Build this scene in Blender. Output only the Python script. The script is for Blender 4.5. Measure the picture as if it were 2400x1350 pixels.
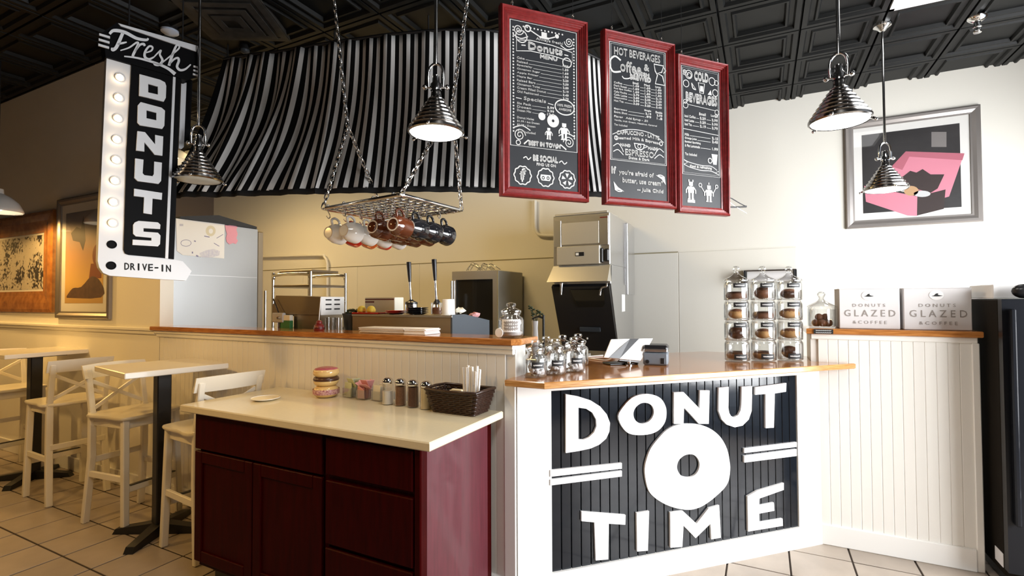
import bpy, math, random
import numpy as np
from mathutils import Vector, Matrix
from mathutils.geometry import tessellate_polygon

for o in list(bpy.data.objects):
    bpy.data.objects.remove(o, do_unlink=True)
scene = bpy.context.scene
COL = scene.collection
random.seed(7)

# ------------------------------------------------------------------ camera
FPX, PITCH, YAW, ROLL, HC = 1168.72, 0.02386766, -0.46611016, -0.00383645, 1.5
_cy, _sy, _cp, _sp = math.cos(YAW), math.sin(YAW), math.cos(PITCH), math.sin(PITCH)
FW = Vector((_sy * _cp, _cy * _cp, _sp)); RT = Vector((_cy, -_sy, 0)); UP = RT.cross(FW)
_c, _s = math.cos(ROLL), math.sin(ROLL)
CX = RT * _c + UP * _s; CYV = UP * _c - RT * _s
CAM = Vector((0, 0, HC))
cam_data = bpy.data.cameras.new('camera')
cam_data.sensor_width = 36.0; cam_data.lens = FPX / 2400 * 36.0; cam_data.clip_start = 0.05
cam = bpy.data.objects.new('camera', cam_data); COL.objects.link(cam)
cam.matrix_world = Matrix(((CX.x, CYV.x, -FW.x, 0), (CX.y, CYV.y, -FW.y, 0), (CX.z, CYV.z, -FW.z, HC), (0, 0, 0, 1)))
scene.camera = cam

# ------------------------------------------------------------------ world, daylight, exposure
w = bpy.data.worlds.new('world'); scene.world = w; w.use_nodes = True
bg = w.node_tree.nodes['Background']
bg.inputs[0].default_value = (0.75, 0.85, 1.0, 1); bg.inputs[1].default_value = 1.0

def area(name, loc, direction, sx, sy, power, color):
    l = bpy.data.lights.new(name, 'AREA'); l.shape = 'RECTANGLE'; l.size = sx; l.size_y = sy
    l.energy = power; l.color = color
    o = bpy.data.objects.new(name, l); COL.objects.link(o); o.location = loc
    o.rotation_euler = Vector(direction).to_track_quat('-Z', 'Z').to_euler()
    return o
# daylight arriving through the shop windows in the wall to the right of the camera and behind it
area('window_daylight', (2.90, 2.22, 1.60), (-1, 0, 0), 2.16, 3.0, 375, (0.97, 0.985, 1.0))
area('window_daylight', (2.90, 4.38, 1.60), (-1, 0, 0), 2.14, 3.0, 185, (0.97, 0.985, 1.0))

vs = scene.view_settings
vs.view_transform = 'Standard'; vs.look = 'None'; vs.gamma = 1.0; vs.exposure = 0.0; vs.use_curve_mapping = False
try:
    scene.cycles.use_denoising = True
    scene.cycles.max_bounces = 5; scene.cycles.transparent_max_bounces = 18; scene.cycles.adaptive_threshold = .04; scene.cycles.adaptive_min_samples = 16
    scene.cycles.sample_clamp_indirect = 6.0
    scene.cycles.caustics_reflective = False; scene.cycles.caustics_refractive = False
except Exception:
    pass

# ------------------------------------------------------------------ picture point -> point in the place
def ray(px, py):
    return CX * ((px - 1200) / FPX) - CYV * ((py - 675) / FPX) + FW
def Pz(px, py, z):
    d = ray(px, py); return CAM + d * ((z - HC) / d.z)
def Py(px, py, Y):
    d = ray(px, py); return CAM + d * (Y / d.y)
def Px(px, py, X):
    d = ray(px, py); return CAM + d * (X / d.x)
def Pd(px, py, lam):
    return CAM + ray(px, py) * lam
def Pp(px, py, p, n):
    d = ray(px, py); return CAM + d * ((Vector(p) - CAM).dot(n) / d.dot(n))

# ------------------------------------------------------------------ mesh builder
class MB:
    def __init__(s): s.v = []; s.f = []; s.m = []; s.mi = 0; s.M = None
    def add(s, vs, fs):
        b = len(s.v)
        if s.M is not None: vs = [s.M @ Vector(p) for p in vs]
        s.v += [tuple(p) for p in vs]
        for f in fs: s.f.append(tuple(i + b for i in f)); s.m.append(s.mi)
        return s
    def box(s, x0, y0, z0, x1, y1, z1):
        x0, x1 = sorted((x0, x1)); y0, y1 = sorted((y0, y1)); z0, z1 = sorted((z0, z1))
        return s.add([(x0,y0,z0),(x1,y0,z0),(x1,y1,z0),(x0,y1,z0),(x0,y0,z1),(x1,y0,z1),(x1,y1,z1),(x0,y1,z1)],
                     [(0,3,2,1),(4,5,6,7),(0,1,5,4),(1,2,6,5),(2,3,7,6),(3,0,4,7)])
    def cbox(s, x0, y0, z0, x1, y1, z1, b=0.004):
        x0, x1 = sorted((x0, x1)); y0, y1 = sorted((y0, y1)); z0, z1 = sorted((z0, z1))
        b = min(b, (x1-x0)*.45, (y1-y0)*.45, (z1-z0)*.45)
        lo, hi = (x0,y0,z0), (x1,y1,z1); V = []; idx = {}
        for cx in (0,1):
            for cy in (0,1):
                for cz in (0,1):
                    c = (cx,cy,cz)
                    for ax in range(3):
                        p = [ (lo[i] if c[i]==0 else hi[i]) if i==ax else ((lo[i]+b) if c[i]==0 else (hi[i]-b)) for i in range(3)]
                        idx[(c,ax)] = len(V); V.append(tuple(p))
        F = []
        for ax in range(3):
            a, bb = [i for i in range(3) if i != ax]
            for sd in (0,1):
                def C(u,v):
                    c = [0,0,0]; c[ax]=sd; c[a]=u; c[bb]=v; return idx[(tuple(c),ax)]
                F.append([C(0,0),C(1,0),C(1,1),C(0,1)])
            for u in (0,1):
                for v in (0,1):
                    def E(t, k):
                        c = [0,0,0]; c[ax]=t; c[a]=u; c[bb]=v; return idx[(tuple(c),k)]
                    F.append([E(0,a),E(1,a),E(1,bb),E(0,bb)])
        for cx in (0,1):
            for cy in (0,1):
                for cz in (0,1):
                    c=(cx,cy,cz); F.append([idx[(c,0)],idx[(c,1)],idx[(c,2)]])
        cen = Vector(((x0+x1)/2,(y0+y1)/2,(z0+z1)/2)); G = []
        for f in F:
            p = [Vector(V[i]) for i in f]; n = (p[1]-p[0]).cross(p[2]-p[0]); m = sum(p, Vector())/len(p)
            G.append(f if n.dot(m-cen) > 0 else f[::-1])
        return s.add(V, G)
    def obox(s, a, b, wd, hg, up=(0,0,1), b_=0.0):
        a, b = Vector(a), Vector(b); d = (b-a); L = d.length; d.normalize(); u = Vector(up)
        sd = d.cross(u)
        if sd.length < 1e-4: sd = d.cross(Vector((1,0,0)))
        sd.normalize(); u = sd.cross(d)
        M = Matrix(((d.x,sd.x,u.x,a.x),(d.y,sd.y,u.y,a.y),(d.z,sd.z,u.z,a.z),(0,0,0,1)))
        old = s.M; s.M = (old @ M) if old is not None else M
        if b_: s.cbox(0,-wd/2,-hg/2,L,wd/2,hg/2,b_)
        else: s.box(0,-wd/2,-hg/2,L,wd/2,hg/2)
        s.M = old; return s
    def lathe(s, prof, seg=24, c=(0,0,0), ax='z', cap0=False, cap1=False):
        n = len(prof); V = []; F = []
        for i in range(seg):
            a = 2*math.pi*i/seg; ca, sa = math.cos(a), math.sin(a)
            for r, h in prof:
                p = {'z':(r*ca,r*sa,h),'y':(r*sa,h,r*ca),'x':(h,r*ca,r*sa)}[ax]
                V.append((p[0]+c[0],p[1]+c[1],p[2]+c[2]))
        for i in range(seg):
            j = (i+1)%seg
            for k in range(n-1): F.append((i*n+k, j*n+k, j*n+k+1, i*n+k+1))
        if cap0: F.append(tuple(i*n for i in range(seg))[::-1])
        if cap1: F.append(tuple(i*n+n-1 for i in range(seg)))
        return s.add(V, F)
    def tube(s, pts, r, seg=8, closed=False, caps=True):
        pts = [Vector(p) for p in pts]; n = len(pts); V = []; F = []
        rr = r if isinstance(r, (list, tuple)) else [r]*n
        prev = None
        for i, p in enumerate(pts):
            if closed: d = pts[(i+1)%n]-pts[i-1]
            else: d = pts[min(i+1,n-1)]-pts[max(i-1,0)]
            d.normalize()
            if prev is None:
                u = Vector((0,0,1)) if abs(d.z) < .9 else Vector((1,0,0))
                u = (u - d*u.dot(d)).normalized()
            else: u = (prev - d*prev.dot(d)).normalized()
            prev = u; v = d.cross(u)
            for k in range(seg):
                a = 2*math.pi*k/seg; V.append(p + (u*math.cos(a)+v*math.sin(a))*rr[i])
        for i in range(n if closed else n-1):
            j = (i+1)%n
            for k in range(seg):
                l = (k+1)%seg; F.append((i*seg+k, i*seg+l, j*seg+l, j*seg+k))
        if caps and not closed:
            F.append(tuple(range(seg))[::-1]); F.append(tuple((n-1)*seg+k for k in range(seg)))
        return s.add(V, F)
    def ball(s, c, r, seg=14, rings=8, sc=(1,1,1)):
        V = []; F = []; c = Vector(c)
        for i in range(rings+1):
            t = math.pi*i/rings
            for k in range(seg):
                a = 2*math.pi*k/seg
                V.append((c.x+r*sc[0]*math.sin(t)*math.cos(a), c.y+r*sc[1]*math.sin(t)*math.sin(a), c.z-r*sc[2]*math.cos(t)))
        for i in range(rings):
            for k in range(seg):
                l=(k+1)%seg; F.append((i*seg+k,i*seg+l,(i+1)*seg+l,(i+1)*seg+k))
        return s.add(V, F)
    def torus(s, c, R, r, seg=24, sec=10, ax='z', sc=(1,1,1)):
        V=[];F=[]
        for i in range(seg):
            a=2*math.pi*i/seg
            for k in range(sec):
                b=2*math.pi*k/sec; q=R+r*math.cos(b); h=r*math.sin(b)
                p={'z':(q*math.cos(a),q*math.sin(a),h),'y':(q*math.sin(a),h,q*math.cos(a)),'x':(h,q*math.cos(a),q*math.sin(a))}[ax]
                V.append((c[0]+p[0]*sc[0],c[1]+p[1]*sc[1],c[2]+p[2]*sc[2]))
        for i in range(seg):
            j=(i+1)%seg
            for k in range(sec):
                l=(k+1)%sec; F.append((i*sec+k,j*sec+k,j*sec+l,i*sec+l))
        return s.add(V,F)
    def prism(s, loops, h0, h1, fr=None, back=True):
        """loops: outer and holes in 2D; fr maps (x, y, h) to a point"""
        fr = fr or (lambda x, y, h: Vector((x, y, h)))
        def ar(l): return sum(l[i-1][0]*l[i][1]-l[i][0]*l[i-1][1] for i in range(len(l)))
        L = []
        for i, l in enumerate(loops):
            l = [tuple(p) for p in l]
            if (ar(l) > 0) != (i == 0): l = l[::-1]
            L.append(l)
        flat = [p for l in L for p in l]; n = len(flat)
        tris = tessellate_polygon([[Vector((p[0], p[1], 0)) for p in l] for l in L])
        T = []
        for t in tris:
            a, b, c = [flat[i] for i in t]
            k = (b[0]-a[0])*(c[1]-a[1])-(c[0]-a[0])*(b[1]-a[1])
            T.append(tuple(t) if k > 0 else tuple(t)[::-1])
        V = [fr(p[0], p[1], h1) for p in flat]; F = list(T)
        if h0 is not None:
            V += [fr(p[0], p[1], h0) for p in flat]
            if back: F += [tuple(i+n for i in t[::-1]) for t in T]
            b = 0
            for l in L:
                m = len(l)
                for i in range(m):
                    j = (i+1)%m; F.append((b+i+n, b+j+n, b+j, b+i))
                b += m
        return s.add(V, F)
    def build(s, name, mats, parent=None, smooth=None, local=False, uv=None):
        me = bpy.data.meshes.new(name)
        V = s.v
        if parent is not None and not local:
            inv = WM[parent].inverted(); V = [tuple(inv @ Vector(p)) for p in V]
        me.from_pydata(V, [], s.f)
        mats = mats if isinstance(mats, (list, tuple)) else [mats]
        for m in mats: me.materials.append(m)
        if len(mats) > 1: me.polygons.foreach_set('material_index', s.m)
        me.update()
        if smooth:
            me.polygons.foreach_set('use_smooth', [True]*len(me.polygons))
            me.set_sharp_from_angle(angle=math.radians(smooth))
        o = bpy.data.objects.new(name, me); COL.objects.link(o)
        if parent is not None: o.parent = parent; WM[o] = WM[parent].copy()
        else: WM[o] = Matrix.Identity(4)
        return o
WM = {}

def frame(o, u, n, up=(0,0,1)):
    """(x, y, h): x along u, y up, h along n from o"""
    o, u, n, up = Vector(o), Vector(u).normalized(), Vector(n).normalized(), Vector(up)
    return lambda x, y, h: o + u*x + up*y + n*h

def tag(o, label=None, cat=None, group=None, kind=None):
    if label: o['label'] = label
    if cat: o['category'] = cat
    if group: o['group'] = group
    if kind: o['kind'] = kind
    return o
def thing(name, label, cat, loc=(0,0,0), rz=0.0, group=None):
    o = bpy.data.objects.new(name, None); COL.objects.link(o)
    o.empty_display_size = .05
    o.location = loc; o.rotation_euler = (0,0,rz)
    WM[o] = Matrix.Translation(Vector(loc)) @ Matrix.Rotation(rz, 4, 'Z')
    return tag(o, label, cat, group)
def struct(o): o['kind'] = 'structure'; return o
def dup(root, loc, rz, label=None, group=None):
    def cp(o, par):
        c = o.copy(); COL.objects.link(c); c.parent = par
        for ch in o.children: cp(ch, c)
        return c
    kids = list(root.children)
    r = root.copy(); COL.objects.link(r)
    for ch in kids: cp(ch, r)
    r.location = loc; r.rotation_euler = (root.rotation_euler.x, root.rotation_euler.y, rz)
    WM[r] = Matrix.Translation(Vector(loc)) @ Matrix.Rotation(rz, 4, 'Z')
    if label: r['label'] = label
    if group: r['group'] = group
    return r
def place(o, loc, rz=0.0):
    o.location = loc; o.rotation_euler = (0,0,rz); return o

# ------------------------------------------------------------------ text
_tx = {}
def text_geo(body):
    if body in _tx: return _tx[body]
    cu = bpy.data.curves.new('t', 'FONT'); cu.body = body; cu.size = 1.0; cu.resolution_u = 2
    ob = bpy.data.objects.new('t', cu); COL.objects.link(ob)
    bpy.context.view_layer.update()
    dg = bpy.context.evaluated_depsgraph_get()
    me = bpy.data.meshes.new_from_object(ob.evaluated_get(dg))
    V = [(p.co.x, p.co.y) for p in me.vertices]; F = [tuple(p.vertices) for p in me.polygons]
    bpy.data.objects.remove(ob, do_unlink=True); bpy.data.curves.remove(cu); bpy.data.meshes.remove(me)
    xs = [p[0] for p in V]; ys = [p[1] for p in V]
    b = (min(xs), min(ys), max(xs), max(ys))
    _tx[body] = (V, F, b); return _tx[body]
def text(mb, body, x, y, wd, hg, fr, h, bold=0.0, arc=0.0, slant=0.0):
    """fit the words in the box x..x+wd, y..y+hg of a frame"""
    V, F, b = text_geo(body)
    sx = wd/(b[2]-b[0]); sy = hg/(b[3]-b[1])
    offs = [(0,0)] if not bold else [(0,0),(bold,0),(-bold,0),(0,bold),(0,-bold)]
    for i, (ox, oy) in enumerate(offs):
        P = []
        for p in V:
            u = (p[0]-b[0])*sx; v = (p[1]-b[1])*sy
            t = u/wd-.5
            P.append(fr(x+u+ox+v*slant, y+v+oy+arc*(0.25-t*t)*4, h+i*1e-5))
        mb.add(P, F)
def stroke(mb, pts, wd, fr, h, closed=False):
    """a flat drawn line of width wd (single or per point)"""
    n = len(pts); P = [Vector((p[0], p[1])) for p in pts]
    ws = wd if isinstance(wd, (list,tuple)) else [wd]*n
    V = []; F = []
    for i in range(n):
        if closed: d = P[(i+1)%n]-P[i-1]
        else: d = P[min(i+1,n-1)]-P[max(i-1,0)]
        if d.length < 1e-9: d = Vector((1,0))
        d.normalize(); q = Vector((-d.y, d.x))*ws[i]/2
        V += [fr(P[i].x+q.x, P[i].y+q.y, h), fr(P[i].x-q.x, P[i].y-q.y, h)]
    for i in range(n if closed else n-1):
        j=(i+1)%n; F.append((2*i, 2*i+1, 2*j+1, 2*j))
    mb.add(V, F)
def curve(pts, k=6, closed=False):
    """smooth line through the points"""
    P = [Vector((p[0], p[1], 0)) for p in pts]; n = len(P); out = []
    for i in range(n if closed else n-1):
        g = (lambda j: P[j % n]) if closed else (lambda j: P[max(0, min(n-1, j))])
        a, b, c, d = g(i-1), g(i), g(i+1), g(i+2)
        for t in range(k):
            t /= k
            q = .5*((2*b)+(c-a)*t+(2*a-5*b+4*c-d)*t*t+(3*b-a-3*c+d)*t**3)
            out.append((q.x, q.y))
    if not closed: out.append((P[-1].x, P[-1].y))
    return out
def circ(cx, cy, r, n=20, ry=None):
    return [(cx+r*math.cos(2*math.pi*i/n), cy+(ry or r)*math.sin(2*math.pi*i/n)) for i in range(n)]

# ------------------------------------------------------------------ materials
def mat(name, col, rough=.5, metal=0.0, noise=0.0, nscale=20, bump=0.0, bscale=40, coat=0.0, stretch=None, col2=None, spec=None, rand=0.0, emit=None, aniso=0.0):
    m = bpy.data.materials.new(name); m.use_nodes = True; nt = m.node_tree; b = nt.nodes['Principled BSDF']
    col = tuple(col)[:3]+(1,)
    b.inputs['Base Color'].default_value = col; b.inputs['Roughness'].default_value = rough; b.inputs['Metallic'].default_value = metal
    if coat: b.inputs['Coat Weight'].default_value = coat; b.inputs['Coat Roughness'].default_value = .08
    if spec is not None: b.inputs['Specular IOR Level'].default_value = spec
    if aniso: b.inputs['Anisotropic'].default_value = aniso
    if emit: b.inputs['Emission Color'].default_value = tuple(emit[0])+(1,); b.inputs['Emission Strength'].default_value = emit[1]
    tc = None
    def coords():
        nonlocal tc
        if tc: return tc
        t = nt.nodes.new('ShaderNodeTexCoord'); mp = nt.nodes.new('ShaderNodeMapping')
        nt.links.new(t.outputs['Object'], mp.inputs[0])
        if stretch: mp.inputs['Scale'].default_value = stretch
        tc = mp.outputs[0]; return tc
    src = None
    if noise or col2:
        nz = nt.nodes.new('ShaderNodeTexNoise'); nz.inputs['Scale'].default_value = nscale; nz.inputs['Detail'].default_value = 5
        nt.links.new(coords(), nz.inputs['Vector'])
        r = nt.nodes.new('ShaderNodeValToRGB'); nt.links.new(nz.outputs['Fac'], r.inputs[0])
        c2 = tuple(col2)[:3]+(1,) if col2 else tuple(max(0, c*(1-noise)) for c in col[:3])+(1,)
        r.color_ramp.elements[0].position = .32; r.color_ramp.elements[1].position = .68
        r.color_ramp.elements[0].color = c2; r.color_ramp.elements[1].color = col
        src = r.outputs[0]; nt.links.new(src, b.inputs['Base Color'])
    if rand:
        oi = nt.nodes.new('ShaderNodeObjectInfo'); hs = nt.nodes.new('ShaderNodeHueSaturation'); ma = nt.nodes.new('ShaderNodeMapRange')
        ma.inputs[3].default_value = 1-rand; ma.inputs[4].default_value = 1+rand
        nt.links.new(oi.outputs['Random'], ma.inputs[0]); nt.links.new(ma.outputs[0], hs.inputs['Value'])
        hs.inputs['Color'].default_value = col
        if src: nt.links.new(src, hs.inputs['Color'])
        nt.links.new(hs.outputs[0], b.inputs['Base Color'])
    if bump:
        nb = nt.nodes.new('ShaderNodeTexNoise'); nb.inputs['Scale'].default_value = bscale; nb.inputs['Detail'].default_value = 3
        nt.links.new(coords(), nb.inputs['Vector'])
        bp = nt.nodes.new('ShaderNodeBump'); bp.inputs['Strength'].default_value = bump; bp.inputs['Distance'].default_value = .01
        nt.links.new(nb.outputs['Fac'], bp.inputs['Height']); nt.links.new(bp.outputs[0], b.inputs['Normal'])
    return m
def glass(name, tint=(.985,.99,.988), rough=.02, amount=1.0):
    m = bpy.data.materials.new(name); m.use_nodes = True; nt = m.node_tree; nt.nodes.clear()
    out = nt.nodes.new('ShaderNodeOutputMaterial'); mx = nt.nodes.new('ShaderNodeMixShader')
    tr = nt.nodes.new('ShaderNodeBsdfTransparent'); tr.inputs[0].default_value = tint+(1,)
    gl = nt.nodes.new('ShaderNodeBsdfGlossy'); gl.inputs['Roughness'].default_value = rough
    lw = nt.nodes.new('ShaderNodeLayerWeight'); lw.inputs[0].default_value = .35
    mu = nt.nodes.new('ShaderNodeMath'); mu.operation = 'MULTIPLY_ADD'; mu.inputs[1].default_value = .85*amount; mu.inputs[2].default_value = .05*amount
    nt.links.new(lw.outputs['Facing'], mu.inputs[0]); nt.links.new(mu.outputs[0], mx.inputs[0])
    nt.links.new(tr.outputs[0], mx.inputs[1]); nt.links.new(gl.outputs[0], mx.inputs[2]); nt.links.new(mx.outputs[0], out.inputs[0])
    return m

M = dict(
    wall_dim=mat('unseen_wall_brown', (.16,.12,.09), .7),  # unseen walls, coloured dark to soak up bounced daylight
    wall=mat('cream_wall_paint', (.84,.81,.73), .6, bump=.05, bscale=60),
    ceil=mat('black_ceiling_paint', (.0045,.005,.005), .45, noise=.3, nscale=8, spec=.2),
    tile=mat('beige_floor_tile', (.40,.335,.275), .30, noise=.16, nscale=6, rand=.06, bump=.04, bscale=12),
    grout=mat('dark_grout', (.05,.035,.025), .9),
    white=mat('white_trim_paint', (.86,.85,.82), .4),
    plank=mat('white_beadboard_paint', (.84,.82,.77), .42),
    black=mat('black_gloss_paint', (.010,.013,.018), .10, noise=.3, nscale=6, bump=.02, bscale=14),
    letter=mat('white_letter_paint', (.9,.9,.9), .4),
    wood=mat('orange_varnished_wood', (.56,.235,.065), .17, col2=(.33,.115,.026), nscale=9, stretch=(1.2,14,14), coat=.6),
    woodend=mat('golden_wood_edge', (.62,.33,.11), .25, col2=(.40,.17,.045), nscale=7, stretch=(2,2,30), coat=.5),
    burgundy=mat('burgundy_stained_wood', (.042,.0007,.0010), .4, spec=.06, col2=(.025,.0004,.0006), nscale=5, stretch=(10,10,1.1)),
    burg_side=mat('burgundy_side_sheen', (.105,.014,.024), .45, col2=(.075,.010,.017), nscale=6, stretch=(9,9,1), coat=.3),  # pinkish window sheen on the cabinet side mixed into the base colour
    laminate=mat('cream_laminate', (.78,.70,.50), .13, noise=.03, nscale=60),
    chrome=mat('polished_chrome', (.78,.78,.78), .1, 1.0),
    darkchrome=mat('aged_chrome', (.32,.31,.30), .18, 1.0),
    steel=mat('brushed_steel', (.74,.74,.74), .30, 1.0, bump=.02, bscale=30, stretch=(1,1,40)),
    warmsteel=mat('warm_tinted_stainless', (.32,.26,.185), .38, .9, bump=.02, bscale=20),  # brown of warm reflections put into the steel's base colour
    blackmetal=mat('black_powder_coat', (.012,.012,.013), .4),
    blackplastic=mat('black_plastic', (.014,.014,.016), .3),
    greyplastic=mat('grey_plastic', (.06,.072,.088), .4, spec=.3), satin=mat('warm_lit_satin_steel', (.62,.58,.49), .42, .55), fridge=mat('refrigerator_steel', (.44,.445,.45), .30, 1.0, bump=.03, bscale=6),  # satin: warm light on the ice machine front put into the steel colour
    stool=mat('white_lacquered_wood', (.82,.78,.68), .3),
    seat=mat('white_lacquered_seat', (.80,.75,.62), .22),
    tabletop=mat('white_laminate_table', (.80,.76,.68), .15),
    redframe=mat('red_stained_frame', (.22,.018,.018), .3, col2=(.15,.010,.010), nscale=8, stretch=(6,6,6), coat=.4),
    slate=mat('chalkboard_slate', (.018,.020,.024), .45, spec=.35, noise=.3, nscale=6),
    chalk=mat('white_chalk', (.56,.555,.54), .85),
    enamel=mat('white_enamel', (.88,.87,.84), .2),
    ceramic_w=mat('white_ceramic', (.82,.80,.76), .1, coat=.5),
    ceramic_br=mat('brown_ceramic', (.085,.022,.008), .1, coat=.5),
    ceramic_bk=mat('black_ceramic', (.010,.010,.012), .08, coat=.5),
    ceramic_rd=mat('red_ceramic', (.50,.03,.015), .12, coat=.5),
    ceramic_or=mat('orange_ceramic', (.65,.13,.02), .12, coat=.5),
    rim=mat('unglazed_foot_ring', (.62,.55,.48), .6),
    clear=glass('clear_glass'),
    paneglass=glass('picture_glass', (.99,.99,.99), .02, .22),
    paper=mat('white_paper', (.85,.84,.83), .7),
    greypaper=mat('pale_grey_card', (.70,.68,.68), .6),
    greyink=mat('grey_print', (.30,.27,.25), .7),
    blackink=mat('black_print', (.012,.012,.012), .6),
    labelblack=mat('black_label', (.014,.014,.015), .5),
    pink=mat('pink_paper', (.75,.33,.42), .7),
    palepink=mat('pink_sweetener_packet', (.74,.36,.36), .6),
    palegreen=mat('green_sweetener_packet', (.62,.64,.40), .6),
    whitepacket=mat('white_sugar_packet', (.74,.70,.58), .6),
    sugar=mat('white_sugar', (.88,.85,.78), .8),
    cinnamon=mat('cinnamon_powder', (.30,.16,.09), .9, noise=.3, nscale=200),
    cocoa=mat('cocoa_powder', (.17,.09,.06), .9, noise=.3, nscale=200),
    creamer=mat('cream_powder', (.80,.70,.48), .9),
    basket=mat('dark_brown_rattan', (.035,.014,.008), .3, noise=.4, nscale=60),
    straw=mat('wrapped_straw_paper', (.88,.85,.81), .6),
    dough=mat('baked_dough', (.62,.34,.13), .6, noise=.2, nscale=30),
    doughpale=mat('pale_ceramic_dough', (.72,.50,.20), .2, coat=.4),
    choc=mat('chocolate_glaze', (.075,.028,.014), .3, noise=.3, nscale=50),
    brownpastry=mat('brown_pastry', (.22,.085,.04), .5, noise=.3, nscale=50),
    icing=mat('pink_icing', (.55,.13,.16), .3, noise=.3, nscale=60),
    red=mat('red_plastic', (.16,.010,.008), .4),
    yellow=mat('yellow_cloth', (.72,.55,.08), .8),
    green=mat('green_box', (.03,.15,.04), .5),
    leaf=mat('dark_green_leaf', (.03,.045,.018), .5),
    frp=mat('wall_board_panel', (.83,.80,.72), .35, bump=.05, bscale=90),
    oak=mat('honey_oak_frame', (.40,.17,.04), .25, col2=(.25,.09,.02), nscale=5, stretch=(3,3,3), coat=.5),
    pewter=mat('pewter_frame', (.30,.26,.22), .35, .7),
    silverframe=mat('silver_grey_frame', (.34,.31,.29), .3, .6),
    mat_board=mat('white_mat_board', (.86,.84,.80), .8),
    doorglass=mat('dark_oven_glass', (.012,.011,.009), .08),
    cooler=mat('black_cooler_shell', (.008,.009,.012), .25, spec=.25),
    coolerside=mat('black_cooler_side', (.014,.011,.008), .7, spec=.03),
    bulb=mat('warm_bulb', (1,.9,.75), .3, emit=((1.0,.72,.42), 15.0)),
    lens=mat('lit_lamp_lens', (1,1,1), .4, emit=((1.0,.96,.88), 10.0)),
    lensdim=mat('dim_frosted_lens', (.55,.58,.54), .35),
    troffer=mat('lit_ceiling_panel', (1,1,1), .5, emit=((1.0,.98,.95), 3.5)),
    warmlens=mat('warm_lit_globe', (1,1,1), .4, emit=((1.0,.86,.6), 10.0)),
    signwhite=mat('sign_white_metal', (.56,.57,.59), .35), signletter=mat('sign_letter_enamel', (.60,.61,.63), .4),
    signblack=mat('sign_black_metal', (.003,.003,.0035), .5, spec=.05),
    vent=mat('dusty_black_vent', (.045,.042,.038), .6, noise=.5, nscale=14),
)

# ================================================================== THE SETTING
ZC = 3.59
def in_view(p, m=70):
    d = Vector(p) - CAM; v = d.dot(FW)
    if v < .1: return False
    x = 1200 + FPX*d.dot(CX)/v; y = 675 - FPX*d.dot(CYV)/v
    return -m < x < 2400+m and -m < y < 1350+m
# ---- floor
mb = MB(); mb.box(-9.4, -4.6, -.06, 4.3, 6.05, -.005); floor = struct(mb.build('floor', M['grout']))
XL = [-3.071+.3187*k for k in range(-20, 24)]
YL = [1.149-.317*k for k in range(17, 0, -1)] + [1.149,1.466,1.783,2.10,2.46,2.815,3.128,3.44] + [3.44+.3135*k for k in range(1, 8)]
_tm = {}
field = MB(); G = .0095
for j in range(len(YL)-1):
    for i in range(len(XL)-1):
        x0, x1, y0, y1 = XL[i]+G/2, XL[i+1]-G/2, YL[j]+G/2, YL[j+1]-G/2
        cx, cy = (x0+x1)/2, (y0+y1)/2
        front = cy < 2.3 and cx < -2.3 or (cy-cx < 3.6 and cy < 3.75 and cx > -1.4)
        if front and in_view((cx, cy, 0), 110):
            key = round(y1-y0, 4)
            if key not in _tm:
                t = MB(); t.cbox(-(x1-x0)/2, -(y1-y0)/2, -.005, (x1-x0)/2, (y1-y0)/2, 0, .002)
                _tm[key] = t.build('tile', M['tile'], floor, local=True); o = _tm[key]
            else:
                o = _tm[key].copy(); COL.objects.link(o)
            o.location = (cx, cy, random.uniform(-.0004, .0004)); o.rotation_euler = (random.uniform(-.002,.002), random.uniform(-.002,.002), 0)
        else: field.box(x0, y0, -.005, x1, y1, 0)
tag(field.build('tile_field', M['tile'], floor), kind='stuff')
# ---- ceiling of pressed black panels
mb = MB(); mb.box(-9.4, -4.6, ZC+.034, 4.3, 6.05, ZC+.12); ceiling = struct(mb.build('ceiling', M['ceil']))
PC = .552
def coffer(mb, cx, cy):
    rings = [(0,.030),(.006,.0),(.040,0),(.052,.020),(.080,.020),(.090,.004),(.104,.004),(.116,.030)]
    V=[];F=[]
    for ins, h in rings:
        a = PC/2-.002-ins; V += [(cx-a,cy-a,ZC+h),(cx-a,cy+a,ZC+h),(cx+a,cy+a,ZC+h),(cx+a,cy-a,ZC+h)]
    for r in range(len(rings)-1):
        for k in range(4):
            l=(k+1)%4; F.append((r*4+k, r*4+l, r*4+4+l, r*4+4+k))
    n=(len(rings)-1)*4; F.append((n,n+1,n+2,n+3))
    mb.add(V,F)
cm = MB(); cfield = MB(); c0 = None
for i in range(-17, 9):
    for j in range(-17, 4):
        cx, cy = -.265+PC*(i+.5), 4.43+PC*(j+.5)
        if cy+PC/2 > 6.1 or cx-PC/2 < -9.6 or cx > 4.4: continue
        if in_view((cx, cy, ZC), 120):
            if c0 is None:
                t = MB(); coffer(t, 0, 0); c0 = t.build('ceiling_panel', M['ceil'], ceiling, local=True); o = c0
            else: o = c0.copy(); COL.objects.link(o)
            o.location = (cx, cy, 0)
        else: coffer(cfield, cx, cy)
tag(cfield.build('ceiling_panel_field', M['ceil'], ceiling), kind='stuff')
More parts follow.
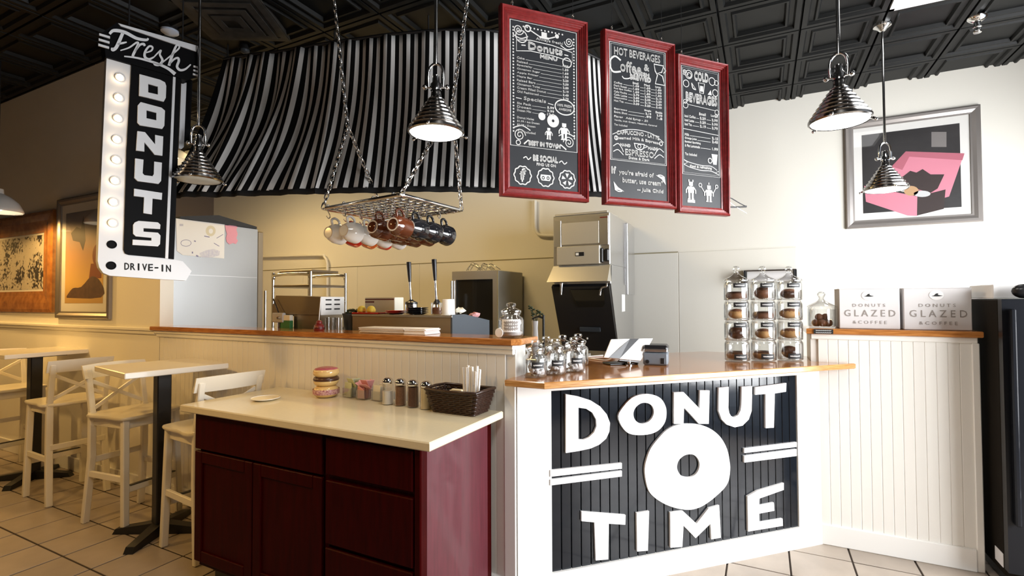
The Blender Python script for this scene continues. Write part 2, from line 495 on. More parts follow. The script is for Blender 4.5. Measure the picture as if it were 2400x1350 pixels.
# ---- walls
mb = MB(); mb.box(-9.4, 2.24, 0, -4.2, 2.34, ZC+.05); wall_left = struct(mb.build('wall_left', M['wall']))
mb = MB(); mb.cbox(-9.4, 2.208, 1.268, -4.26, 2.245, 1.292, .004); mb.cbox(-9.4, 2.222, 1.24, -4.24, 2.245, 1.27, .004)
struct(mb.build('trim_1', M['wall']))
mb = MB(); mb.cbox(-9.4, 2.222, 0, -4.2, 2.242, .12, .004); struct(mb.build('baseboard_left', M['white']))
mb = MB(); mb.box(-9.5, 5.95, 0, 4.3, 6.05, ZC+.05); wall_back = struct(mb.build('wall_back', M['wall']))
SE = [.316,-.859,-2.077,-3.295,-4.513,-5.731,-6.949,-8.167,-9.38]
for a, b in zip(SE[:-1], SE[1:]):
    t = MB(); t.cbox(b+.003, 5.942, .1, a-.003, 5.952, 2.035, .002); t.build('wall_panel', M['frp'], wall_back)
mb = MB(); mb.box(-9.4, 5.936, 2.036, -.86, 5.952, 2.046)
struct(mb.build('trim_2', mat('tan_cap_strip', (.34,.29,.17), .5)))
mb = MB(); mb.box(-.86, 5.94, 2.036, .316, 5.952, 2.044); struct(mb.build('trim_3', M['frp']))
mb = MB(); mb.box(-9.5, -4.6, 0, -9.4, 6.05, ZC+.05); struct(mb.build('wall_far_left', M['wall_dim']))
XR = 2.7
mb = MB()
mb.box(XR, -4.6, 0, XR+.1, 6.05, .08); mb.box(XR, -4.6, 3.15, XR+.1, 6.05, ZC+.05)
mb.box(XR, 5.45, .08, XR+.1, 6.05, 3.15); mb.box(XR, -4.6, .08, XR+.1, 1.15, 3.15)
wall_right = struct(mb.build('wall_right', M['wall_dim']))
mb = MB()
for y in (1.17, 2.2, 3.3, 4.37, 5.43): mb.box(XR+.01, y-.02, .08, XR+.09, y+.02, 3.15)
for z in (.10, 2.45, 3.13): mb.box(XR+.01, 1.15, z-.025, XR+.09, 5.45, z+.025)
struct(mb.build('window_1', M['blackmetal']))
mb = MB()
mb.box(-9.4, -4.6, 0, 4.2, -4.5, ZC+.05)
struct(mb.build('wall_front', M['wall_dim']))

# ---- low walls with beadboard planks
def planks(par, fr, s0, s1, z0, z1, pitch, m, name='plank', t=.010, g=.0003, dep=.0022):
    n = max(1, round((s1-s0)/pitch)); p = (s1-s0)/n; first = None
    a = fr(s0, 0, 0); u = (fr(s0+1, 0, 0)-a); nn = fr(0,0,1)-fr(0,0,0)
    ang = math.atan2(u.y, u.x)
    for k in range(n):
        if first is None:
            b = MB()
            # cross-section: flat face with rounded shoulders and a bead
            prof = [(g, t-dep-.001), (g, t-dep), (g+.0025, t), (p-g-.0025, t), (p-g, t-dep), (p-g, t-dep-.001)]
            V = []; F = []
            for z in (z0, z1): V += [(x, -y, z) for x, y in prof]
            q = len(prof)
            for i in range(q-1): F.append((i, i+1, q+i+1, q+i))
            F.append(tuple(range(q))[::-1]); F.append(tuple(range(q, 2*q)))
            b.add(V, F); o = b.build(name, m, par, local=True); first = o
        else: o = first.copy(); COL.objects.link(o)
        o.location = a + u*(k*p); o.rotation_euler = (0, 0, ang)
YP = 2.238
frL = frame((0, YP+.012, 0), (1,0,0), (0,-1,0))
mb = MB(); mb.box(-4.2, YP+.012, 0, -1.115, 2.37, 1.272); wl = struct(mb.build('wall_low_left', M['plank']))
planks(wl, frL, -4.195, -1.165, .12, 1.235, .0555, M['plank'])
mb = MB(); mb.cbox(-4.23, 2.214, 1.252, -1.11, YP+.02, 1.274, .004); mb.cbox(-4.22, 2.226, 1.225, -1.115, YP+.02, 1.254, .004); struct(mb.build('trim_4', M['plank']))
mb = MB(); mb.cbox(-4.2, 2.218, 0, -1.165, YP+.02, .12, .004); struct(mb.build('baseboard_low_left', M['white']))
mb = MB(); mb.cbox(-1.168, 2.226, 0, -1.104, YP+.03, 1.085, .004); struct(mb.build('trim_5', M['white']))
# counter front, turned 45 degrees
AC = math.radians(45.4)
UC = Vector((math.sin(AC), math.cos(AC), 0)); NC = Vector((math.cos(AC), -math.sin(AC), 0))
OC = Vector((.299, 3.618, 0)) - UC*1.966
frC = frame(OC, UC, NC)
LC = 1.966
def cprism(mb, s0, s1, z0, z1, h0, h1): mb.prism([[(s0,z0),(s1,z0),(s1,z1),(s0,z1)]], h0, h1, frC)
mb = MB(); cprism(mb, 0, LC, 0, 1.082, -.12, -.012); wc = struct(mb.build('wall_low_counter', M['black']))
planks(wc, frame(OC-NC*.012, UC, NC), .182, 1.788, .126, 1.037, .0555, M['black'], g=.0012, dep=.004)
for nm, a in (('trim_6', (0,.182,.12,1.082)), ('trim_7', (.182,1.788,1.037,1.082)), ('trim_8', (1.788,LC,.12,1.082))):
    mb = MB(); cprism(mb, *a, -.012, .006); struct(mb.build(nm, M['white']))
mb = MB(); cprism(mb, -.01, LC, 0, .126, -.012, .012); struct(mb.build('baseboard_counter', M['white']))
# right low wall
frR = frame((0, 3.630, 0), (1,0,0), (0,-1,0))
mb = MB(); mb.box(.262, 3.630, 0, 1.055, 3.94, 1.282); wr = struct(mb.build('wall_low_right', M['plank']))
planks(wr, frR, .30, 1.030, .12, 1.25, .052, M['plank'])
mb = MB(); mb.cbox(.262, 3.612, 1.25, 1.055, 3.632, 1.284, .004); struct(mb.build('trim_9', M['plank']))
mb = MB(); mb.cbox(1.028, 3.612, .0, 1.062, 3.64, 1.25, .004); struct(mb.build('trim_10', M['plank']))
mb = MB(); mb.cbox(.30, 3.606, 0, 1.028, 3.632, .122, .004); struct(mb.build('baseboard_low_right', M['white']))

# ---- wooden tops
def slab(name, poly, z0, z1, label, cat, mats, b=.004):
    """a board with softened top and bottom edges"""
    t = MB(); c = Vector((sum(p[0] for p in poly)/len(poly), sum(p[1] for p in poly)/len(poly)))
    def inset(d):
        n = len(poly); out = []
        A = sum(poly[i-1][0]*poly[i][1]-poly[i][0]*poly[i-1][1] for i in range(n)); sg = 1 if A > 0 else -1
        for i in range(n):
            p, q, r = Vector(poly[i-1]), Vector(poly[i]), Vector(poly[(i+1)%n])
            e1 = (q-p).normalized(); e2 = (r-q).normalized()
            n1 = Vector((-e1.y, e1.x))*sg; n2 = Vector((-e2.y, e2.x))*sg
            bis = (n1+n2); k = d/max(.3, bis.length_squared/2)
            out.append(q+bis*k)
        return out
    P0, P1 = [Vector(p) for p in poly], inset(b); n = len(poly)
    V = [(p.x,p.y,z0) for p in P1]+[(p.x,p.y,z0+b) for p in P0]+[(p.x,p.y,z1-b) for p in P0]+[(p.x,p.y,z1) for p in P1]
    A = sum(poly[i-1][0]*poly[i][1]-poly[i][0]*poly[i-1][1] for i in range(n))
    F = []; mi = []
    for r in range(3):
        for i in range(n):
            j=(i+1)%n; f=(r*n+i, r*n+j, r*n+n+j, r*n+n+i); F.append(f if A>0 else f[::-1])
    tr = tessellate_polygon([[Vector((p.x,p.y,0)) for p in P1]])
    for f in tr:
        a_,b_,c_ = [P1[i] for i in f]
        k = (b_.x-a_.x)*(c_.y-a_.y)-(c_.x-a_.x)*(b_.y-a_.y)
        f = tuple(f) if k>0 else tuple(f)[::-1]
        F.append(tuple(i+3*n for i in f)); F.append(f[::-1])
    t.add(V, F)
    t.m = [1 if i < 3*n else 0 for i in range(len(F))]
    return tag(t.build(name, mats), label, cat)
W2 = [M['wood'], M['wood']]
slab('bar_ledge', [(-4.255,2.198),(-1.112,2.198),(-1.075,2.235),(-1.075,2.44),(-4.255,2.44)], 1.274, 1.306, 'long orange varnished wood cap on the low wall before the kitchen', 'worktop', W2)
slab('wooden_counter', [(-1.128,2.160),(-.92,2.163),(.49,3.600),(.262,3.612),(.262,3.92),(-.40,3.97),(-1.12,3.25)], 1.080, 1.112, 'glossy orange wood counter top above the black DONUT TIME panel', 'worktop', [M['wood'], M['woodend']])
slab('box_ledge', [(.238,3.598),(1.075,3.598),(1.075,3.96),(.238,3.96)], 1.282, 1.316, 'short orange wood ledge under the two printed white boxes', 'worktop', W2)

# ================================================================== DONUT TIME LETTERS
def c5(p): return (1140+p[0]/2.4547, 800+p[1]/2.4547)
def onC(p, h=.012):
    q = Pp(*c5(p), OC+NC*h, NC) - OC; return (q.dot(UC), q.z)
def rounded(pts, k=5): return curve(pts, k, True)
SM = 'smooth'
LET = [
 ('letter', [[(458,305),(530,318),(600,340),(655,375),(693,420),(712,470),(708,520),(690,560),(650,595),(600,617),(530,632),(458,643)], [(530,382),(575,388),(610,410),(632,450),(634,490),(620,525),(590,553),(560,566),(530,566)]], 0),
 ('letter', [[(760,430),(790,375),(840,325),(900,305),(960,308),(1005,330),(1030,370),(1037,410),(1030,460),(1000,505),(950,532),(880,540),(820,530),(780,490)], [(847,410),(860,380),(890,357),(925,355),(953,370),(965,405),(955,440),(930,465),(895,475),(865,462),(850,440)]], 1),
 ('letter', [[(1080,295),(1135,292),(1228,388),(1230,283),(1285,283),(1280,475),(1225,475),(1138,380),(1135,475),(1080,475)]], 0),
 ('letter', [[(1338,268),(1395,262),(1393,385),(1398,412),(1408,430),(1425,438),(1450,425),(1464,398),(1468,370),(1470,262),(1530,258),(1527,400),(1510,450),(1475,485),(1430,495),(1385,480),(1355,450),(1337,400)]], 0),
 ('letter', [[(1548,265),(1727,240),(1725,290),(1660,300),(1655,497),(1608,500),(1607,303),(1548,308)]], 0),
 ('ring', [[(912,740),(920,690),(945,620),(990,560),(1040,510),(1100,482),(1170,475),(1240,483),(1300,510),(1350,555),(1385,620),(1400,690),(1403,740),(1395,800),(1370,845),(1320,893),(1280,925),(1230,955),(1170,970),(1100,962),(1030,938),(970,900),(935,860),(918,800)], [(1097,722),(1108,685),(1140,657),(1180,650),(1210,665),(1227,700),(1222,740),(1200,770),(1165,783),(1125,775),(1105,752)]], 1),
 ('bar', [[(368,742),(780,700),(780,733),(368,780)]], 0), ('bar', [[(368,796),(780,745),(780,778),(368,830)]], 0),
 ('bar', [[(1485,617),(1786,580),(1786,608),(1485,643)]], 0), ('bar', [[(1485,660),(1786,620),(1786,660),(1485,698)]], 0),
 ('letter', [[(548,980),(802,1000),(800,1056),(705,1050),(702,1255),(630,1262),(622,1042),(548,1035)]], 0),
 ('letter', [[(865,988),(937,977),(930,1205),(868,1210)]], 0),
 ('letter', [[(1058,985),(1130,975),(1210,1050),(1280,960),(1340,943),(1350,1130),(1295,1140),(1290,1050),(1205,1133),(1135,1060),(1128,1183),(1060,1188)]], 0),
 ('letter', [[(1503,893),(1560,860),(1712,815),(1712,855),(1572,905),(1570,945),(1655,928),(1658,975),(1570,992),(1572,1042),(1705,1020),(1707,1062),(1507,1095)]], 0),
]
sg = thing('counter_lettering', 'white cut-out letters reading DONUT TIME around a big ring', 'sign', OC+UC*.98+NC*.0)
for nm, loops, sm in LET:
    if sm: loops = [rounded(l, 3) for l in loops]
    t = MB(); t.prism([[onC(p) for p in l] for l in loops], -.002, .011, frC)
    t.build(nm, M['letter'], sg)

# ================================================================== MARQUEE SIGN
A1 = math.radians(13)
US = Vector((math.sin(A1), math.cos(A1), 0)); NS = Vector((math.cos(A1), -math.sin(A1), 0))
OS = Px(243, 400, -3.3)
frS = frame(Vector((OS.x, OS.y, 0)), US, NS)
def onS(p, h=0.0):
    q = Pp(p[0]/1.9859, p[1]/1.9859, Vector((OS.x, OS.y, 0))+NS*h, NS)-Vector((OS.x,OS.y,0)); return (q.dot(US), q.z)
sign = thing('marquee_sign', 'tall black and white lit sign reading Fresh DONUTS DRIVE-IN', 'sign', (OS.x, OS.y, 1.69))
def splate(name, loops, h0, h1, m, par=sign):
    t = MB(); t.prism([[onS(p, h1) for p in l] for l in loops], h0, h1, frS); return t.build(name, m, par)
splate('back_plate', [[(497,250),(620,285),(830,340),(800,1206),(850,1216),(892,1262),(866,1306),(720,1298),(510,1283),(480,1270),(462,1245),(455,1215),(463,1000)]], -.05, 0, M['signwhite'])
splate('letter_panel', [[(614,290),(803,345),(766,1201),(600,1186),(584,1180),(577,1162),(590,700)]], 0, .012, M['signblack'])
splate('stripe', [[(806,348),(818,352),(783,1204),(769,1202)]], 0, .014, M['signwhite'])
splate('panel_edge', [[(820,350),(842,357),(810,1207),(786,1204)]], 0, .012, M['signblack'])
splate('stripe', [[(845,364),(869,371),(856,684),(845,694),(832,690)]], -.10, -.06, M['signwhite'])
splate('panel_edge', [[(871,366),(896,374),(884,655),(862,660),(858,640)]], -.10, -.06, M['signblack'])
hd = splate('header', [[(478,150),(545,104),(925,211),(934,352),(872,374),(492,264)]], -.06, .02, M['signblack'])
splate('header_stripe', [[(550,108),(922,214),(914,240),(562,121)]], .02, .028, M['signwhite'], hd)
for a, b, c, d in ((462,154,512,169),(460,178,510,193),(458,202,508,217)):
    splate('speed_line', [[(a,b),(c,d),(c,d+10),(a,b+10)]], .02, .028, M['signwhite'], hd)
for a, b, c, d in ((901,304,927,311),(900,322,925,330),(898,340,923,348)):
    splate('speed_line', [[(a,b),(c,d),(c,d+8),(a,b+8)]], .02, .028, M['signwhite'], hd)
t = MB(); k = 1/1.9859/1168*3.0
frH = lambda x, y, h: frS(*onS((x, y), .03), .03)
def swrite(pts, wds, n=6):
    c = curve(pts, n); m = len(c)
    if not isinstance(wds, (list, tuple)): wds = [wds]*2
    ws = [wds[min(len(wds)-1, int(i/(m-1)*(len(wds)-1)))]*(1-(i/(m-1)*(len(wds)-1))%1)+wds[min(len(wds)-1, int(i/(m-1)*(len(wds)-1))+1)]*((i/(m-1)*(len(wds)-1))%1) for i in range(m)]
    stroke(t, c, ws, frH, 0)
swrite([(510,158),(530,142),(580,150),(635,178),(680,186),(690,178)], [12,16,15,13,8])
swrite([(572,152),(556,190),(540,222),(524,232),(522,222)], [15,17,16,10])
swrite([(548,205),(572,200),(590,196)], [8,10,6])
swrite([(560,235),(600,222),(636,198),(642,208),(622,250),(618,262)], [5,8,10,13,12])
swrite([(628,240),(650,210),(668,205),(674,214)], [8,10,12,10])
swrite([(676,246),(704,236),(710,220),(694,216),(676,240),(674,264),(692,276),(716,266)], [6,8,9,10,12,12,7])
swrite([(716,266),(748,234),(744,254),(756,280),(744,300),(722,300),(716,290)], [6,8,10,13,12,8])
swrite([(752,294),(796,258),(832,226),(832,212),(820,214),(800,262),(786,306)], [6,7,8,8,10,13,13])
swrite([(788,300),(810,276),(828,270),(832,284),(824,310),(838,326),(862,322),(888,300)], [6,9,11,12,12,10,6])
swrite([(578,262),(640,270),(720,292),(780,318),(815,345)], [6,9,11,13,17])
t.build('script_lettering', M['signletter'], hd)
DON = [
 [[(650,345),(745,371),(768,383),(774,400),(772,455),(762,473),(648,445)], [(690,390),(735,403),(735,440),(690,430)]],
 [[(655,475),(752,501),(768,515),(765,585),(755,600),(652,583),(640,570),(642,490)], [(682,513),(728,525),(728,560),(682,550)]],
 [[(640,610),(675,615),(722,672),(722,628),(760,635),(756,725),(720,720),(672,662),(672,705),(634,700)]],
 [[(630,737),(668,743),(664,806),(672,815),(710,820),(716,810),(718,752),(754,757),(750,842),(738,856),(642,843),(626,828)]],
 [[(625,878),(755,898),(753,930),(710,924),(707,998),(668,992),(671,918),(624,912)]],
 [[(628,1035),(645,1028),(735,1035),(747,1046),(745,1066),(668,1062),(668,1078),(735,1083),(747,1096),(745,1136),(735,1147),(617,1140),(618,1115),(705,1120),(705,1107),(632,1100),(620,1088),(620,1047)]],
]
for l in DON: splate('letter', l, .012, .022, M['signletter'])
for i, ch in enumerate('DRIVE-IN'):
    x = 580+i*27.7+{'I':7,'-':2}.get(ch,0); y = 1255+i*1.4; t = MB()
    fr = lambda a, b, h: frS(*onS((a, -b), .002), .002)
    text(t, ch, x, -y+(13 if ch == '-' else 0), {'I':6,'-':16}.get(ch, 21), 5 if ch == '-' else 31, fr, .002, bold=1.0)
    t.build('small_letter', M['blackink'], sign)
BUL = [(557,360),(552,454),(548,550),(543,648),(540,743),(534,840),(527,940),(524,1038)]
for q in BUL:
    c = frS(*onS(q, .02), .022); t = MB(); t.ball(c, .017, 14, 8); t.build('bulb', M['bulb'], sign, smooth=60)
    t = MB(); t.M = Matrix.Translation(frS(*onS(q, 0), 0)) @ Vector((0,0,1)).rotation_difference(NS).to_matrix().to_4x4()
    t.lathe([(.024,0),(.024,.006),(.015,.012)], 16); t.build('socket', M['signwhite'], sign, smooth=40)
for q in ((520,1138),(517,1236)):
    t = MB(); t.M = Matrix.Translation(frS(*onS(q, 0), 0)) @ Vector((0,0,1)).rotation_difference(NS).to_matrix().to_4x4()
    t.lathe([(.0235,0),(.0235,.004),(.019,.004),(.017,.001),(0,.001)], 18); t.build('empty_socket', M['signblack'], sign, smooth=40)
for q in ((600,170),(850,220)):
    s_, z_ = onS(q, -.02); t = MB(); t.tube([frS(s_, z_, -.02), frS(s_, ZC+.02, -.02)], .004, 6); t.build('hanger_rod', M['blackmetal'], sign)

# ================================================================== PENDANT LAMPS
def ribbed_pendant(name, label, lensmat, dia, ztop):
    """origin at the centre of the lens"""
    r = dia/2; k = dia/.25
    root = thing(name, label, 'lamp')
    prof = [(r*1.0,.0),(r*1.06,.006*k),(r*1.06,.016*k),(r*.98,.022*k)]
    n = 7; H = .155*k
    for i in range(n):
        f0 = i/n; f1 = (i+1)/n
        R0 = r*(.98-.78*f0); z0 = .022*k+H*f0; z1 = .022*k+H*f1; R1 = r*(.98-.78*f1)
        prof += [(R0*1.0, z0+.001), (R0*1.035, z0+(z1-z0)*.3), (R1*1.05, z0+(z1-z0)*.8), (R1, z1-.001)]
    prof += [(r*.19,.19*k),(r*.17,.215*k),(r*.10,.222*k)]
    t = MB(); t.lathe(prof, 40); t.lathe([(r*.96,.004),(r*.9,.02*k),(r*.2,.17*k)], 40); t.build('shade', M['darkchrome'], root, smooth=50, local=True)
    t = MB(); t.lathe([(0,-.012*k),(r*.5,-.009*k),(r*.95,.002),(r*.98,.008)], 32); t.build('lens', lensmat, root, smooth=60, local=True)
    t = MB()
    for a in range(3):
        an = a*2*math.pi/3+.4; c, s_ = math.cos(an), math.sin(an)
        t.obox((r*1.02*c, r*1.02*s_, .012*k), (r*1.2*c, r*1.2*s_, .004*k), .008, .012)
        t.ball((r*1.2*c, r*1.2*s_, .003*k), .008*k, 8, 6)
    t.build('lens_clip', M['chrome'], root, smooth=40, local=True)
    t = MB(); t.lathe([(.026*k,.205*k),(.026*k,.235*k),(.018*k,.245*k),(.018*k,.275*k)], 20, cap1=True); t.build('neck', M['chrome'], root, smooth=40, local=True)
    t = MB()
    t.tube(curve3([(-.034*k,0,.222*k),(-.036*k,0,.27*k),(-.028*k,0,.315*k),(0,0,.335*k),(.028*k,0,.315*k),(.036*k,0,.27*k),(.034*k,0,.222*k)]), .007*k, 8)
    t.tube([(-.05*k,0,.222*k),(.05*k,0,.222*k)], .006*k, 8)
    for s_ in (-1, 1): t.ball((s_*.052*k,0,.222*k), .013*k, 10, 6)
    t.build('yoke', M['chrome'], root, smooth=50, local=True)
    t = MB(); t.tube([(0,0,.33*k),(0,0,ztop-.03)], .0085, 10); t.build('rod', M['chrome'], root, smooth=50, local=True)
    t = MB(); t.lathe([(0,ztop-.055),(.018,ztop-.05),(.03,ztop-.035),(.058,ztop-.015),(.062,ztop+.004)], 28); t.build('canopy', M['chrome'], root, smooth=40, local=True)
    return root
def curve3(pts, k=6):
    P = [Vector(p) for p in pts]; n = len(P); out = []
    for i in range(n-1):
        g = lambda j: P[max(0, min(n-1, j))]
        a, b, c, d = g(i-1), g(i), g(i+1), g(i+2)
        for t in range(k):
            t /= k; out.append(.5*((2*b)+(c-a)*t+(2*a-5*b+4*c-d)*t*t+(3*b-a-3*c+d)*t**3))
    out.append(P[-1]); return out
def spot(name, loc, power, color, size=150, blend=.6, rad=.06):
    l = bpy.data.lights.new(name, 'SPOT'); l.energy = power; l.color = color; l.spot_size = math.radians(size); l.spot_blend = blend; l.shadow_soft_size = rad
    o = bpy.data.objects.new(name, l); COL.objects.link(o); o.location = loc; return o
PEND = [
 (1022, 314, 2.46, .262, 'lens', 'ribbed chrome pendant lamp with glowing lens above the mug rack', 0.5),
 (1968, 287, 2.49, .262, 'lens', 'ribbed chrome pendant lamp hanging highest at right, beside the menu boards', -.2),
 (2076, 446, 3.78, .272, 'lens', 'small ribbed chrome pendant lamp before the pink picture', .3),
 (464, 424, 3.12, .262, 'lensdim', 'ribbed chrome pendant lamp with unlit lens beside the marquee sign', .9),
]
for px, py, lam, dia, ln, lab, rz in PEND:
    p = Pd(px, py, lam)
    r_ = ribbed_pendant('pendant_lamp', lab, M[ln], dia, ZC-p.z)
    r_['group'] = 'ribbed chrome pendants over the counter'
    place(r_, p, rz)
    if ln == 'lens': spot('pendant_light', p-Vector((0,0,.03)), 10, (1,.9,.75))
def enamel_pendant(label, p, dia, power, color, z=ZC):
    r = dia/2; root = thing('enamel_pendant_lamp', label, 'lamp', p, 0, 'white enamel pendants')
    t = MB(); t.lathe([(r,0),(r*1.02,.006),(r*.98,.03),(r*.82,.085),(r*.5,.135),(r*.24,.16),(r*.22,.20),(0,.205)], 36); t.lathe([(r*.985,.004),(r*.8,.078),(r*.45,.125),(0,.15)], 36)
    t.build('shade', M['enamel'], root, smooth=50, local=True)
    t = MB(); t.ball((0,0,.055), .045, 14, 8); t.build('bulb', M['warmlens'], root, smooth=60, local=True)
    t = MB(); t.tube([(0,0,.2),(0,0,z-p.z+.02)], .005, 8); t.build('cord', M['blackmetal'], root, local=True)
    spot('enamel_pendant_light', (p.x,p.y,p.z-.005), power, color, 168, .25, .05)
    return root
WARM = (1.0,.58,.17)
enamel_pendant('white enamel pendant lamp over the far left bar table', Pd(-6, 497, 4.3), .33, 46, WARM)
enamel_pendant('white enamel pendant lamp in the kitchen behind the marquee sign', Pd(408, 378, 6.6), .45, 40, WARM)
for x_, y_, w_, lab in ((-7.6,1.6,50,'white enamel pendant lamp past the left edge near the side wall'), (-5.9,.5,56,'white enamel pendant lamp out of view over the left aisle'), (-3.9,.6,52,'white enamel pendant lamp out of view before the nearer bar table'), (-2.15,.35,44,'white enamel pendant lamp out of view before the red cabinet')):
    enamel_pendant(lab, Vector((x_,y_,2.36)), .33, w_, WARM)

# ================================================================== STRIPED AWNING
ZT, ZB = 3.50, 2.25
TB = [(525,140,385,452),(590,129,462,450),(652,122,534,449),(702,113,592,447),(784,100,726,443),(813,96,751,442),(898,84,872,440),(939,80,916,439),(1004,74,985,437),(1080,71,1070,438),(1165,75,1158,440),(1250,88,1255,443),(1330,108,1350,447),(1390,133,1420,451),(1440,160,1490,454)]
T = [Pz(a, b, ZT) for a, b, c, d in TB]; B = [Pz(c, d, ZB) for a, b, c, d in TB]
def resample(P, n):
    c3 = curve3(P, 12); L = [0]
    for i in range(1, len(c3)): L.append(L[-1]+(c3[i]-c3[i-1]).length)
    return c3, L
NT = 560
idx = np.linspace(0, len(T)-1, NT)
def samp(P, t):
    i = int(min(t, len(P)-1.0001)); f = t-i
    g = lambda j: P[max(0, min(len(P)-1, j))]
    a, b, c, d = g(i-1), g(i), g(i+1), g(i+2)
    return .5*((2*b)+(c-a)*f+(2*a-5*b+4*c-d)*f*f+(3*b-a-3*c+d)*f**3)
rows = 16
V = []; arc = [0.0]; prev = None
rng = random.Random(3)
ph = [rng.uniform(0, 6.28) for _ in range(6)]
for i, t_ in enumerate(idx):
    tp = samp(T, t_); bt = samp(B, t_)
    if prev is not None: arc.append(arc[-1]+(tp-prev).length)
    prev = tp
V = []
for i, t_ in enumerate(idx):
    tp = samp(T, t_); bt = samp(B, t_); s_ = arc[i]
    out = (bt-tp); out.z = 0; out.normalize()
    for j in range(rows+1):
        v = j/rows
        p = tp.lerp(bt, v)
        # cloth: sags inward in the middle, flares at the lower hem, hangs in folds
        p = p - out*(.10*math.sin(math.pi*v)*(1-v*.4)) - Vector((0,0,.04*math.sin(math.pi*v)))
        left = max(0, 1-s_/2.2)
        fold = (.010+.030*left)*math.sin(s_*17+ph[0]+v*2.2)*(.35+.65*math.sin(math.pi*min(1,v*1.1)))+(.006+.014*left)*math.sin(s_*41+ph[1]-v*3)
        p = p + out*fold
        V.append(p)
F = []
for i in range(NT-1):
    for j in range(rows):
        a = i*(rows+1)+j; F.append((a, a+1, a+rows+2, a+rows+1))
fab = bpy.data.materials.new('striped_canvas'); fab.use_nodes = True; nt = fab.node_tree; bs = nt.nodes['Principled BSDF']
bs.inputs['Roughness'].default_value = .85; bs.inputs['Specular IOR Level'].default_value = .1
at = nt.nodes.new('ShaderNodeAttribute'); at.attribute_name = 'stripe'
mo = nt.nodes.new('ShaderNodeMath'); mo.operation = 'FRACT'; gt = nt.nodes.new('ShaderNodeMath'); gt.operation = 'GREATER_THAN'; gt.inputs[1].default_value = .52
mxn = nt.nodes.new('ShaderNodeMix'); mxn.data_type = 'RGBA'; mxn.inputs[6].default_value = (.008,.008,.008,1); mxn.inputs[7].default_value = (.88,.87,.85,1)
nt.links.new(at.outputs['Fac'], mo.inputs[0]); nt.links.new(mo.outputs[0], gt.inputs[0]); nt.links.new(gt.outputs[0], mxn.inputs[0]); nt.links.new(mxn.outputs[2], bs.inputs['Base Color'])
aw = thing('striped_awning', 'black and white striped cloth awning hung from the ceiling over the kitchen opening', 'awning', (T[7].x, T[7].y, ZB))
mb = MB(); mb.add(V, F); can = mb.build('canopy', fab, aw, smooth=80)
# stripe number runs along the cloth; the count follows the photograph (39 pale stripes up to the first board)
at_ = can.data.attributes.new('stripe', 'FLOAT', 'POINT')
i10 = int(NT*10/(len(T)-1)); per = arc[i10]/39.0
# stripes printed in the cloth: equal width in the cloth, gathered where it folds
vals = []
for i in range(NT):
    k = arc[i]/per
    vals += [k]*(rows+1)
at_.data.foreach_set('value', vals)
sol = can.modifiers.new('thickness', 'SOLIDIFY'); sol.thickness = .002
mb = MB()
hem = [V[i*(rows+1)+rows] for i in range(0, NT, 6)]
W_ = []; FF = []
for i, p in enumerate(hem):
    W_ += [p+Vector((0,0,.004)), p+Vector((0,0,-.035))]
for i in range(len(hem)-1): FF.append((2*i, 2*i+1, 2*i+3, 2*i+2))
mb.add(W_, FF); hb = mb.build('hem_band', mat('black_canvas', (.010,.010,.010), .85), aw, smooth=80)
sol = hb.modifiers.new('thickness', 'SOLIDIFY'); sol.thickness = .004
mb = MB(); mb.tube([samp(T, t_)+Vector((0,0,.005)) for t_ in np.linspace(0, len(T)-1, 60)], .012, 8); mb.build('top_rail', M['blackmetal'], aw, smooth=60)
t = MB()
for t_ in (0.2, 4, 8, 12): p = samp(T, t_); t.tube([p, Vector((p.x, p.y, ZC+.03))], .006, 6)
t.build('hanger', M['blackmetal'], aw)

# ================================================================== MUG RACK
ZR = 2.05
near, left, right = Pz(940,456,ZR), Pz(757,489,ZR), Pz(1082,493,ZR)
far = left+(right-near)
rack = thing('mug_rack', 'silver wire grid rack hanging on chains, full of mugs', 'rack', (near+left+right+far)/4)
t = MB(); cs = [near, right, far, left]
loop = []
for i in range(4):
    a, b, c = cs[i-1], cs[i], cs[(i+1)%4]
    loop += [b+(a-b).normalized()*.03, b+((a-b).normalized()+(c-b).normalized())*.008, b+(c-b).normalized()*.03]
t.tube(loop, .011, 10, closed=True); t.build('frame', M['chrome'], rack, smooth=60)
for i in range(1, 9):
    f = i/9; t = MB(); t.tube([near.lerp(right, f), left.lerp(far, f)], .0045, 6); t.build('wire', M['chrome'], rack, smooth=60)
for i in range(1, 11):
    f = i/11; t = MB(); t.tube([near.lerp(left, f)-Vector((0,0,.008)), right.lerp(far, f)-Vector((0,0,.008))], .0045, 6); t.build('wire', M['chrome'], rack, smooth=60)
def chain(name, a, b, par, ln=.044, r=.0042):
    a, b = Vector(a), Vector(b); d = b-a; L = d.length; n = max(2, int(L/(ln*.74))); st = L/n
    u = d.normalized(); x = u.cross(Vector((.3,.9,.1))).normalized(); y = u.cross(x)
    t = MB()
    for i in range(n):
        c = a+u*(st*(i+.5)); e = x if i%2 else y; pts = []
        hl = ln/2-.009; w_ = .0105
        for k in range(12):
            an = 2*math.pi*k/12; sx = math.sin(an)
            pts.append(c+e*(w_*math.cos(an))+u*((hl if sx > 0.01 else -hl if sx < -.01 else 0)+.009*sx))
        t.tube(pts, r, 6, closed=True)
    return t.build(name, M['chrome'], par, smooth=60)
ml, mr = (left+far)/2, (near+right)/2
apL = Pd(815, 296, (ml-CAM).dot(FW)); apR = Pd(1060, 246, (mr-CAM).dot(FW))
def up_to(px, py, ap):
    q = Pd(px, py, (ap-CAM).dot(FW)); d = (q-ap); return ap+d*((ZC-ap.z)/d.z)
chain('chain', left, apL, rack); chain('chain', far, apL, rack); chain('chain', near, apR, rack); chain('chain', right, apR, rack)
chain('chain', apL, up_to(783, 0, apL), rack, .05); chain('chain', apR, up_to(1095, 0, apR), rack, .05)
